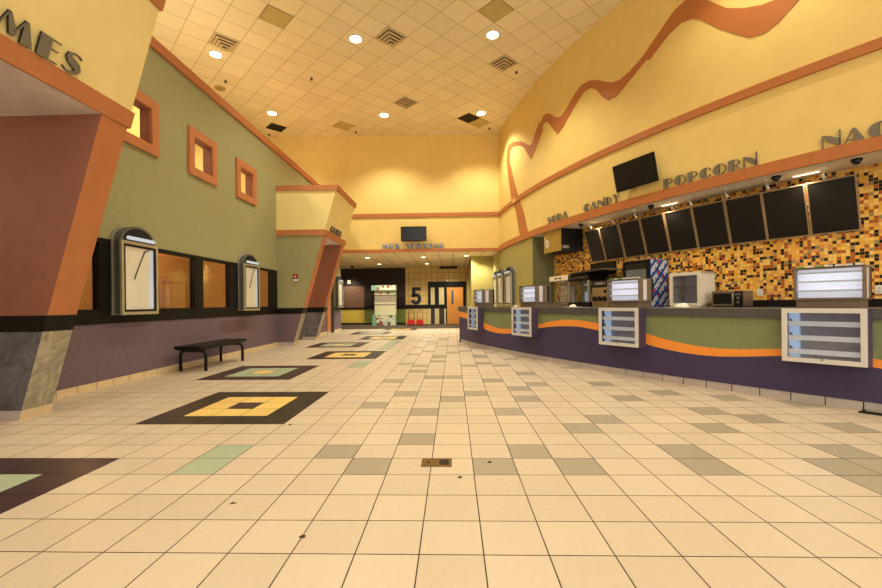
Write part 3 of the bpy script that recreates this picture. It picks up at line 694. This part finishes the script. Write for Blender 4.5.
# flat dark hood
root = thing('hood_canopy', 'flat dark slanted hood plate over the popcorn machines', 'hood', onring(UPC, TR+.55, 202.3, 1.955))
MB().prism([(-.85,0),(.45,.05),(.72,.0),(.72,-.02),(.45,.02),(-.85,-.03)], -.15, .45, mat('grey_hood', (92,82,66), .4, .5)).build('hood_plate', root)
MB().cyl((-.3,.2,-.03),(-.3,.2,.0),.02,SILD).build('hood_post', root)
o = MB().box(-.48,.48,-.03,0,0,.33,BLK,.005).box(-.46,.46,-.034,-.03,.02,.31,SCRN).build('wall_screen'); tag(o, 'dark blank screen on the mosaic wall above the knobbed machine', 'screen', None, onring(UPC, TR+.005, 201.5, 1.9))
# drinks cooler with patterned side
root = thing('drinks_cooler', 'black drinks cooler with blue patterned right side', 'cooler', onback(206.05, .70))
w, dep, hh = .70, .60, 1.03
MB().box(-w/2,w/2-.01,0.03,dep,0,hh,BLK,.006).build('cabinet', root)
d = MB().frame(-w/2+.01,w/2-.01,.06,hh-.02,.06,0,.03,BLK).build('door', root); MB().box(-w/2+.07,w/2-.07,.012,.016,.12,hh-.08,GLSC).build('door_glass', d)
MB().box(-w/2+.07,w/2-.07,.026,.03,.5,hh-.2,mat('grey_inner', (150,146,140), .4)).build('inner_panel', root)
def pepsi_side():
    bm = bmesh.new()
    tx = bpy.data.curves.new('t', 'FONT'); tx.body = 'PEPSI'; tx.size = 1; tx.extrude = 0; tx.align_y = 'CENTER'; tx.offset = .035
    to = bpy.data.objects.new('t', tx); COL.objects.link(to); bpy.context.view_layer.update()
    me = bpy.data.meshes.new_from_object(to.evaluated_get(bpy.context.evaluated_depsgraph_get()))
    wdt = max(v.co.x for v in me.vertices); sc_ = .135
    mb = MB(); white = WHT; dk = mat('dark_blue_print', (14,58,132), .4)
    def clipped(geo, m, y):
        t = geo
        for co, no in (((0,0,0),(-1,0,0)),((dep-.06,0,0),(1,0,0)),((0,0,.01),(0,0,-1)),((0,0,hh-.01),(0,0,1))):
            bmesh.ops.bisect_plane(t, geom=list(t.verts)+list(t.edges)+list(t.faces), plane_co=co, plane_no=no, clear_outer=True)
        for v in t.verts: v.co.y = -y
        if len(t.faces): mb.add(t, m)
        else: t.free()
    base = Matrix.Rotation(R(48), 4, 'Y').inverted()
    for row in range(-5, 10):
        o = Vector((0, 0, row*.24))
        t = bmesh.new(); 
        vs = [t.verts.new(Matrix.Translation(o) @ base @ Vector(p)) for p in ((-2,0,.05),(3,0,.05),(3,0,.115),(-2,0,.115))]; t.faces.new(vs); clipped(t, dk, .001)
        for k in range(-3, 6):
            s = k*(wdt*sc_+.12)+(row % 3)*.21
            t = bmesh.new(); t.from_mesh(me)
            for v in t.verts: v.co = Matrix.Translation(o) @ base @ Vector((s+v.co.x*sc_, 0, v.co.y*sc_))
            clipped(t, white, .003)
            t = bmesh.new(); bmesh.ops.create_circle(t, cap_ends=True, segments=14, radius=.035)
            for v in t.verts: v.co = Matrix.Translation(o) @ base @ Vector((s-.055+v.co.x, 0, v.co.y))
            clipped(t, RED, .003)
    bpy.data.objects.remove(to); bpy.data.curves.remove(tx); bpy.data.meshes.remove(me)
    mb.box(0, dep-.06, 0, .012, .0, hh, BLUE)
    return mb
o = pepsi_side().build('side_print', root, 'blue side panel with diagonal white PEPSI lettering'); o.matrix_local = Matrix.Translation((w/2+.008, .045, 0)) @ Matrix.Rotation(R(90), 4, 'Z')
# white glass door cooler
root = thing('glass_door_cooler', 'white countertop cooler with a glass door beside the blue side panel', 'cooler', onback(208.8, .56))
w, dep, hh = .63, .5, .70
CW = mat('cream_enamel', (222,212,196), .4, var=.02)
MB().box(-w/2,w/2,.05,.07,0,hh,CW).box(-w/2,-w/2+.03,.05,dep,0,hh,CW).box(w/2-.03,w/2,.05,dep,0,hh,CW).box(-w/2,w/2,.05,dep,hh-.05,hh,CW).box(-w/2,w/2,.05,dep,0,.06,CW).box(-w/2,w/2,dep-.02,dep,0,hh,CW).build('cabinet', root) if False else MB().box(-w/2,-w/2+.03,.05,dep,0,hh,CW).box(w/2-.03,w/2,.05,dep,0,hh,CW).box(-w/2,w/2,.05,dep,hh-.05,hh,CW).box(-w/2,w/2,.05,dep,0,.06,CW).box(-w/2,w/2,dep-.02,dep,0,hh,mat('glowing_cooler_liner', (160,154,146), .5, glow=.1)).build('cabinet', root)  # liner glow stands in for light inside the cooler
d = MB().frame(-w/2,w/2,.02,hh-.01,.06,0,.05,CW).build('door', root); MB().box(-w/2+.055,w/2-.055,.02,.026,.07,hh-.06,GLSC).build('door_glass', d)
for z in (.25,.42): MB().box(-w/2+.03,w/2-.03,.08,dep-.03,z,z+.012,SIL).build('shelf', root)
# microwave
root = thing('microwave_oven', 'steel microwave oven on the back counter right of the cooler', 'microwave', onback(210.77, .46))
w, dep, hh = .53, .38, .30
MST = mat('microwave_steel', (134,120,102), .35, .6, var=.06)
MB().box(-w/2,w/2,.02,dep,.015,hh,MST,.006).build('body', root)
d = MB().box(-w/2,w/2-.14,0,.02,.02,hh-.005,MST,.004).build('door', root); MB().box(-w/2+.035,w/2-.18,-.004,0,.06,hh-.045,SCRN).build('window', d); MB().tube([(w/2-.155,-.02,.05),(w/2-.155,-.025,.15),(w/2-.155,-.02,hh-.04)],.007,SIL).build('handle', d)
MB().box(w/2-.14,w/2,0,.02,.02,hh-.005,BLK,.003).cyl((w/2-.07,-.02,.09),(w/2-.07,0,.09),.026,MST).cyl((w/2-.07,-.02,.17),(w/2-.07,0,.17),.026,MST).box(w/2-.12,w/2-.02,-.003,0,.215,.26,SILD).build('control_panel', root)
for x in (-w/2+.04, w/2-.04): MB().cyl((x,.06,0),(x,.06,.02),.015,BLK).build('foot', root)
for a, lab in ((211.7,'white wall outlet on mosaic beside the microwave'),(215.93,'white wall outlet on mosaic at the right edge')):
    root = thing('wall_outlet', lab, 'outlet', onring(UPC, TR+.002, a, 1.26))
    MB().box(-.045,.045,-.008,0,0,.13,WHT,.002).build('cover_plate', root)
    for z in (.035,.09): MB().box(-.017,.017,-.011,-.008,z-.016,z+.016,mat('outlet_face', (200,196,186), .5)).build('socket', root)
# papers on counter
def paper(a, dr, lab, s=1):
    root = thing('paper_bundle', lab, 'paper', onring(CBC, CBR+dr, a, 1.08))
    MB().box(-.2*s,.2*s,-.1*s,.1*s,0,.012,mat('grey_paper', (196,186,168), .7)).build('sheet', root)
    mb = MB(); t = bmesh.new(); bmesh.ops.create_uvsphere(t, u_segments=18, v_segments=10, radius=1)
    for v in t.verts:
        k = 1+.1*math.sin(v.co.x*5)+.08*math.cos(v.co.y*7)
        v.co = Vector((v.co.x*.1*s*k, v.co.y*.07*s, .055*s*max(v.co.z, -.2)*k+.012))
    for f in t.faces: f.smooth = True
    mb.add(t, WHT); mb.build('folded_paper', root)
paper(213.3, -.35, 'white folded paper on a flat sheet before the microwave')
paper(207.9, -.3, 'white crumpled paper on counter before the knobbed machine', .8)
paper(202.9, -.3, 'pale paper lying on counter before the green poster cases', .6)

# ------------------------------------------------------------------ TELEVISIONS
def tv(M, w, h, lab, tilt):
    root = thing('wall_television', lab, 'television', M)
    MB().box(-.12,.12,-.03,0,-.1,.12,BLK).tube([(0,-.03,0),(0,-.12,0)],.03,BLK).build('wall_mount', root)
    s = MB().box(-w/2,w/2,-.05,.0,-h/2,h/2,BLK,.006).box(-w/2+.1,w/2-.1,0,.03,-h/2+.08,h/2-.08,BLKM).build('tv_body', root); s.matrix_local = Matrix.Translation((0,-.17,0)) @ Matrix.Rotation(tilt, 4, 'X')
    p = MB().box(-w/2+.025,w/2-.025,-.053,-.05,-h/2+.035,h/2-.025,SCRN).build('tv_screen', s)
tv(onring(UPC, UPR+.0, 206.62, 3.935), 1.04, .59, 'black television tilted down on the curved yellow wall', .22)
tv(at(-1.54, YF, 3.97), 1.02, .58, 'black television on the far wall above NOW SHOWING', .1)

# ------------------------------------------------------------------ POSTER CASES
def poster_case(M, lab, group, w=.79, dep=.15, cable=False):
    root = thing('poster_case', lab, 'poster case', M, group)
    zr, zt = 1.13, 1.40
    out = [(-w/2,0),(w/2,0),(w/2,zr)]+[(w/2*math.cos(R(t)), zr+(zt-zr)*math.sin(R(t))) for t in range(10,171,10)]+[(-w/2,zr)]
    mb = MB(); mb.prism(out, -.04, 0, SIL, SIL)                                   # wall flange
    inn = [(x*.93, .02+z*.975) for x, z in out]; mb.prism(inn, -dep, -.04, SILD, SILD)
    mb.build('case_body', root, 'grey box with arched top')
    MB().frame(-w/2+.01,w/2-.01,0,zr,.045,-dep-.035,-dep,mat('warm_silver_frame', (186,176,146), .4, .4)).build('door_frame', root, 'pale silver door frame')
    MB().frame(-w/2+.055,w/2-.055,.045,zr-.045,.035,-dep-.03,-dep-.002,BLK).build('inner_border', root, 'black inner border')
    MB().box(-w/2+.06,w/2-.06,-dep-.008,-dep-.001,.05,zr-.05,BUFF).build('backing_panel', root, 'blank cream backing')
    MB().box(w/2-.18,w/2-.1,-dep-.016,-dep-.008,.1,zr-.1,TUBE).build('lamp_strip', root, 'white lamp strip')
    if cable: MB().tube([(-.12,-dep-.02,.55),(-.05,-dep-.02,.7),(.1,-dep-.02,1.0),(.2,-dep-.02,1.04)],.008,BLK).build('cable', root)
    MB().box(-w/2+.09,w/2-.09,-dep-.028,-dep-.024,.08,zr-.08,GLS).build('door_glass', root)
    arch = [(w*.38*math.cos(R(t)), zr+.02+.2*math.sin(R(t))) for t in range(0,181,12)]
    MB().prism(arch, -dep-.012, -dep, BLKM).build('arch_panel', root, 'dark arched header')
    MB().cyl((-w*.34,-dep-.045,zr+.05),(w*.34,-dep-.045,zr+.05),.028,TUBE).build('header_lamp', root, 'white tube lamp under arch')
poster_case(onleft(6.47, 1.06), 'arched poster case on left wall nearest the entrance box, empty, with a loose cable', 'arched empty poster cases', cable=True)
poster_case(onleft(10.14, 1.06), 'arched poster case on left wall beyond the bench, empty', 'arched empty poster cases', cable=True)
poster_case(onleft(18.25, 1.06), 'small far poster case on the hallway wall past the game room', 'arched empty poster cases')
poster_case(onring(UPC, UPR, 190.2, 1.1), 'poster case on olive green wall, nearest of three', 'arched empty poster cases')
poster_case(onring(UPC, UPR, 187.35, 1.1), 'poster case on olive green wall, middle of three', 'arched empty poster cases')
poster_case(onring(UPC, UPR, 184.7, 1.1), 'poster case on olive green wall, farthest of three', 'arched empty poster cases')

# ------------------------------------------------------------------ BENCH
root = thing('bench', 'low black padded bench against the left wall', 'bench', at(-4.75, 8.12))
MB().box(-.24,.24,-.84,.84,.405,.465,BLK,.02).build('seat', root, 'black padded seat')
for y in (-.66,.66):
    for sx in (-1,1):
        pts = [(sx*.235,y,0),(sx*.235,y,.28)]+[(sx*(.235-.09*(1-math.cos(R(t)))), y, .28+.09*math.sin(R(t))) for t in range(15,91,15)]+[(0,y,.37)]
        MB().tube(pts,.028,BLK).build('leg', root)
MB().box(-.2,.2,-.8,.8,.385,.405,BLKM).build('seat_frame', root)

# ------------------------------------------------------------------ HALLWAY THINGS
ART = bpy.data.materials.new('printed_art'); ART.use_nodes = True; h = NB(ART)
tc = h.n('ShaderNodeTexCoord'); vo = h.n('ShaderNodeTexVoronoi'); vo.inputs['Scale'].default_value = 7; h.l(tc.outputs['Object'], vo.inputs['Vector'])
sp = h.n('ShaderNodeSeparateColor'); h.l(vo.outputs['Color'], sp.inputs[0]); rp = h.n('ShaderNodeValToRGB'); rp.color_ramp.interpolation = 'CONSTANT'
for e, (p, c) in zip([rp.color_ramp.elements[0], rp.color_ramp.elements[1]]+[rp.color_ramp.elements.new(x) for x in (.5,.65,.85)], ((0,(214,208,180)),(.35,(60,40,36)),(.5,(158,70,56)),(.65,(170,200,170)),(.85,(110,86,74)))): e.position = p; e.color = lin(c)
h.l(sp.outputs[0], rp.inputs[0]); h.l(rp.outputs[0], ART.node_tree.nodes['Principled BSDF'].inputs['Base Color'])
root = thing('display_standee', 'tall cardboard display with mint green header and base in the hallway', 'display', at(-3.78, 22.9))
GREYP = mat('grey_card', (150,138,120), .7); BEIG = mat('beige_card', (206,196,160), .7)
MB().box(-.56,.62,0,.25,.6,1.7,BEIG).box(-.56,.62,-.004,0,1.3,1.72,GREYP).build('back_panel', root, 'grey and beige back panel')
MB().box(-.7,.66,-.2,.25,1.94,2.22,MINT).box(-.56,.62,-.05,.25,1.7,1.94,BEIG).box(-.4,.655,-.204,-.2,1.95,2.21,ART).box(-.4,.6,-.054,-.05,1.74,1.9,ART).build('header', root, 'mint green printed header')
MB().box(-.66,.62,-.25,.25,.0,.6,MINT).box(-.42,.615,-.254,-.25,.02,.58,ART).build('base', root, 'mint green printed base')
MB().box(-.56,.62,-.06,0,.58,.62,BEIG).box(-.56,.62,-.02,0,1.14,1.2,GREYP).build('shelf', root)
for x, lab in ((-2.3,'left red based upright cart under the numeral 5'),(-1.82,'right red based upright cart beside the striped panels')):
    root = thing('upright_cart', lab, 'cart', at(x, 22.6), 'red carts under the numeral')
    MB().box(-.19,.19,-.15,.15,.05,.27,RED,.02).prism([(-.19,.27),(.19,.27),(.14,.33),(-.14,.33)],-.12,.12,RED).build('red_bin', root)
    MB().tube([(-.15,.13,.05),(-.15,.13,.78),(-.12,.13,.82),(.12,.13,.82),(.15,.13,.78),(.15,.13,.05)],.016,SILD).build('handle_frame', root)
    for sx in (-.15,.15): MB().cyl((sx-.02,0,.045),(sx+.02,0,.045),.045,BLK).build('wheel', root)
root = thing('exit_light_bar', 'black unlit sign bar hanging at the hallway ceiling', 'sign', at(-.25, 23.2, ZS))
MB().box(-.5,.5,-.04,.04,-.16,-.03,BLK,.004).build('sign_case', root); MB().cyl((-.3,0,-.04),(-.3,0,0),.012,BLK).cyl((.3,0,-.04),(.3,0,0),.012,BLK).build('hanger', root)
o = MB().dome((0,0,0), .07, WHT).cyl((0,0,-.002),(0,0,.03),.075,WHT).build('dome_light'); tag(o, 'small white dome light over the orange door', 'lamp', None, at(-.33, YB-.13, 2.52))
root = thing('wall_thermostat', 'small white box on the dark brown hallway wall', 'thermostat', at(-6.1, YB+.12, 2.4))
MB().box(-.09,.09,-.04,0,0,.2,WHT,.006).build('cover', root); MB().box(-.02,.05,-.046,-.04,.05,.15,mat('amber_label', (200,160,70), .5)).build('label_plate', root)
root = thing('dome_camera', 'black dome camera on hallway ceiling near the dark wall', 'security camera', at(-5.5, 22.6, ZS))
MB().cyl((0,0,-.05), (0,0,0), .09, BLK).build('camera_base', root); MB().dome((0,0,-.05), .075, SCRN).build('camera_dome', root)
root = thing('fire_alarm', 'red fire alarm pull on the green face of the farther portal', 'alarm', at(-4.57, 12.0, 1.88))
MB().box(-.065,.065,-.05,0,.06,.2,mat('dark_red_plastic', (150,36,30), .45),.004).build('alarm_body', root); MB().box(-.06,.06,-.045,0,0,.06,WHT,.003).build('alarm_base', root, 'white lower plate'); MB().cyl((0,-.06,.13),(0,-.05,.13),.025,WHT).build('alarm_lens', root)

# ------------------------------------------------------------------ FLOOR THINGS
root = thing('floor_outlet_box', 'brass floor outlet cover set in the tiles', 'floor outlet', at(-.135, 3.085, 0))
BRS = mat('tarnished_brass', (118,92,50), .4, .7, var=.3, scale=40)
MB().box(-.112,.112,-.076,.076,0,.006,BRS,.002).build('cover_plate', root); MB().box(.02,.09,-.045,.045,.006,.009,BLK).build('hinged_lid', root); MB().cyl((-.06,0,.006),(-.06,0,.009),.012,BLK).build('screw', root)
root = thing('floor_strip', 'black edged metal strip on floor by the counter base at right', 'metal strip', at(4.30, 4.42, 0, -50))
MB().prism([(-.1,0),(.7,0),(.7,.025),(-.06,.025)], -.05, .05, BLKM).build('strip', root); MB().box(-.04,.69,-.03,.03,.025,.03,SIL).build('strip_top', root)
SCR = mat('dry_scrap', (70,54,34), .9)
for k, (x, y, lab) in enumerate(((.03,2.83,'dark scrap on tile just right of the floor outlet'),(.26,3.1,'tiny scrap on grey tile right of the floor outlet'),(-1.62,4.07,'dry scrap on floor near the corner of the black inlay'),(-1.33,2.45,'dry scrap on tile left of center foreground'),(-.78,2.1,'small dark scrap near the lower center of the floor'))):
    mb = MB(); n = 7; pts = [(.03*(.5+random.random()*.6)*math.cos(2*PI*i/n), .016*(.4+random.random())*math.sin(2*PI*i/n)) for i in range(n)]
    c = mb.bm.verts.new((0,0,.006)); V = [mb.bm.verts.new((a,b,.001)) for a, b in pts]; mb.mi(SCR)
    for i in range(n): mb.bm.faces.new([c, V[i], V[(i+1)%n]])
    tag(mb.build('floor_scrap'), lab, 'debris', None, at(x, y, 0, random.random()*180))

# ------------------------------------------------------------------ CEILING THINGS
def cg(u, v): return (-1.09+(u*c45-v*c45)*.6096, 9.71+(u*c45+v*c45)*.6096)
LT = [(-2.42,10.58,'middle of the nearer row, left of the center vent'),(1.07,10.58,'at right of the nearer row, by the curved wall'),(-6.34,11.06,'left, beyond the parapet beside a vent'),(-6.33,14.54,'far left, beside the black opening'),(-2.41,14.9,'far row, middle'),(1.07,14.93,'far row, right, by the black opening')]
for x, y, lab in LT:
    root = thing('recessed_downlight', 'bright round ceiling downlight, '+lab, 'downlight', at(x, y, HC), 'bright round ceiling downlights')
    mb = MB(); t = ringp(0,0,.17,.17,.03,0,360,28)
    for q in t: mb.face([(a,b,-.012) for a, b in q], WHT)
    mb.cyl((0,0,-.012),(0,0,0),.17,WHT,seg=28); mb.build('trim_ring', root)
    MB().cyl((0,0,-.022),(0,0,-.0125),.145,LAMP,seg=28).build('lens', root)
def tile_obj(name, u, v, lab, cat, kind):
    x, y = cg(u+0, v+0)
    M = at(x, y, HC, 45)
    if kind == 'vent':
        root = thing(name, lab, cat, M, 'square ceiling diffusers')
        VM = mat('vent_metal', (206,184,140), .5); DK = mat('vent_shadow', (40,32,22), .8)
        MB().box(-.295,.295,-.295,.295,-.006,-.001,DK).build('backing', root)
        MB().box(-.3,.3,-.3,-.245,-.02,0,VM).box(-.3,.3,.245,.3,-.02,0,VM).box(-.3,-.245,-.245,.245,-.02,0,VM).box(.245,.3,-.245,.245,-.02,0,VM).build('frame', root)
        for so, si, z in ((.245,.185,-.065),(.185,.125,-.11),(.125,.065,-.155)):
            mb = MB(); q = [(-1,-1),(1,-1),(1,1),(-1,1)]
            for k in range(4):
                (ax, ay), (bx, by) = q[k], q[(k+1)%4]
                mb.face([(ax*so,ay*so,z+.012),(bx*so,by*so,z+.012),(bx*si,by*si,z),(ax*si,ay*si,z)], VM)
            mb.build('louver', root)
        MB().box(-.065,.065,-.065,.065,-.2,-.195,VM).build('louver', root)
    elif kind == 'panel':
        root = thing(name, lab, cat, M, 'yellow ceiling panels')
        MB().box(-.28,.28,-.28,.28,-.008,-.001,mat('olive_panel', (194,174,110), .5)).build('panel', root); 
        MB().frame(-.3,.3,-.3,.3,.02,0,.01,mat('panel_frame', (150,124,72), .5)).build('frame', root).matrix_local = Matrix.Translation((0,0,-.002)) @ Matrix.Rotation(R(90),4,'X')
    else:
        o = MB().box(-.295,.295,-.295,.295,-.006,-.001,BLKM).build(name); tag(o, lab, cat, 'black openings in the ceiling grid', M)
tile_obj('ceiling_vent', -4.5, 6.5, 'square vent beside the left downlight above the parapet', 'vent', 'vent')
tile_obj('ceiling_vent', .5, 1.5, 'square vent right of the middle near downlight', 'vent', 'vent')
tile_obj('ceiling_vent', 5.5, -.5, 'square vent at right near the curved wall', 'vent', 'vent')
tile_obj('ceiling_vent', 4.5, 5.5, 'square vent in mid ceiling, before the far row of lights', 'vent', 'vent')
tile_obj('ceiling_panel', -3.5, 3.5, 'yellowed square ceiling panel at top left', 'panel', 'panel')
tile_obj('ceiling_panel', 2.5, -2.5, 'yellowed square ceiling panel at top right', 'panel', 'panel')
tile_obj('ceiling_panel', 3.5, 10.5, 'yellowed square ceiling panel near the far wall at left', 'panel', 'panel')
tile_obj('ceiling_panel', 9.5, 4.5, 'yellowed square ceiling panel touching the black opening at right', 'panel', 'panel')
tile_obj('ceiling_opening', .5, 13.5, 'black square ceiling opening at far left above the parapet', 'opening', 'open')
tile_obj('ceiling_opening', 8.5, 4.5, 'black square ceiling opening by the far right downlight', 'opening', 'open')
for x, y, lab in ((-6.79,12.37,'left, between the two left downlights'),(-4.17,12.36,'in mid ceiling left of center'),(1.93,12.3,'beside the right vent'),(-3.75,16.27,'near the far wall at left of center'),(-7.23,16.32,'in the far left corner'),(1.48,16.22,'in the far right corner')):
    root = thing('sprinkler_head', 'small dark ceiling sprinkler '+lab, 'sprinkler', at(x, y, HC), 'ceiling sprinklers')
    MB().cyl((0,0,-.05),(0,0,0),.038,BLK,.025).build('body', root); MB().cyl((0,0,-.065),(0,0,-.06),.04,SILD).cyl((0,0,-.06),(0,0,-.05),.012,SILD).build('deflector', root)
root = thing('ceiling_speaker', 'round beige ceiling speaker at left beyond the parapet', 'speaker', at(-7.2, 12.79, HC))
MB().cyl((0,0,-.02),(0,0,0),.17,mat('beige_grille', (196,166,112), .6)).build('grille', root); MB().cyl((0,0,-.025),(0,0,-.02),.12,mat('beige_grille_dark', (166,138,90), .7)).build('cone', root)
HL = [(-3.81,18.55,'left of the nearer pair row'),(-3.82,21.62,'left, farther, over the display standee'),(-1.31,18.66,'middle, nearer'),(-1.34,21.69,'middle, farther, before the numeral 5'),(.6,18.3,'right, by the olive block')]
for x, y, lab in HL:
    root = thing('hallway_downlight', 'round recessed hallway ceiling light, '+lab, 'downlight', at(x, y, ZS), 'hallway ceiling downlights')
    MB().cyl((0,0,-.012),(0,0,0),.12,WHT,seg=20).build('trim_ring', root); MB().cyl((0,0,-.016),(0,0,-.012),.095,LAMPS,seg=20).build('lens', root)

# ------------------------------------------------------------------ LIGHT
WARM = (1, .94, .73)
def spot(x, y, z, e, size=120, blend=.6, col=WARM, rad=.15, aim=(0,0,-1)):
    l = bpy.data.lights.new('downlight_lamp', 'SPOT'); l.energy = e; l.color = col; l.spot_size = R(size); l.spot_blend = blend; l.shadow_soft_size = rad
    o = bpy.data.objects.new('downlight_lamp', l); COL.objects.link(o); o.location = (x, y, z); o.rotation_euler = Vector(aim).to_track_quat('-Z','Y').to_euler()
def point(x, y, z, e, col=WARM, rad=.2):
    l = bpy.data.lights.new('unseen_fill_lamp', 'POINT'); l.energy = e; l.color = col; l.shadow_soft_size = rad
    o = bpy.data.objects.new('unseen_fill_lamp', l); COL.objects.link(o); o.location = (x, y, z)
E1 = 470
for x, y, _ in LT: spot(x, y, HC-.06, E1)
for y in (6.3, 2.0, -2.3):
    for x in (-2.42, 1.07, 4.6): spot(x, y, HC-.06, E1*.42)
for x, y, _ in HL: spot(x, y, ZS-.05, 230, 155, .8)
spot(-6.0, 23.7, ZS-.05, 170, 100, .6); spot(1.3, 18.1, ZS-.05, 85, 120, .6); spot(-.1, 23.2, ZS-.2, 130, 130, .7)
for a in (197.5, 202, 207.5, 213.8, 219): 
    p = ptc(UPC, TR+.35, a); spot(p.x, p.y, ZS-.1, 45, 150, .8, (1,.86,.62), .1)
point(-6.4, 7.2, 2.6, 42, (1,.82,.56), .3); point(-6.4, 10.2, 2.6, 36, (1,.82,.56), .3); point(-6.3, 3.3, 2.7, 34, (1,.9,.78), .3); point(-6.2, 13.2, 2.7, 26, (1,.9,.78), .3)  # unseen lamps added to brighten the office and portal interiors
point(-6.6, 8.3, 5.4, 70, WARM, .4)  # unseen lamp added behind the left wall to brighten its square openings
w = bpy.data.worlds.new('world'); sc.world = w; w.use_nodes = True
bg = w.node_tree.nodes['Background']; bg.inputs['Color'].default_value = (1, .94, .85, 1); bg.inputs['Strength'].default_value = 1.4

# ------------------------------------------------------------------ CAMERA
F, YAW, CYP, ROLL, H = 416.5, .0292, 303.6, -.0105, 1.181
cam = bpy.data.cameras.new('camera'); cam.sensor_width = 36; cam.lens = F/882*36; cam.sensor_fit = 'HORIZONTAL'
cam.clip_start = .05; cam.clip_end = 200
ca, sa = math.cos(YAW), math.sin(YAW)
right, fwd, up = Vector((ca, sa, 0)), Vector((-sa, ca, 0)), Vector((0,0,1))
cr, sr = math.cos(ROLL), math.sin(ROLL)
# image axes: u right, v down rotated by roll ; principal point shifted down by (CYP-294)
xi = right*cr + up*sr*1.0
yi = -right*sr + up*cr
Mx = Matrix((xi, yi, -fwd)).transposed().to_4x4(); Mx.translation = (0, 0, H)
co = bpy.data.objects.new('camera', cam); COL.objects.link(co); co.matrix_world = Mx
cam.shift_x = 0; cam.shift_y = (CYP-294)/882
sc.camera = co
sc.view_settings.view_transform = 'Standard'
sc.view_settings.look = 'None'
sc.view_settings.exposure = .56
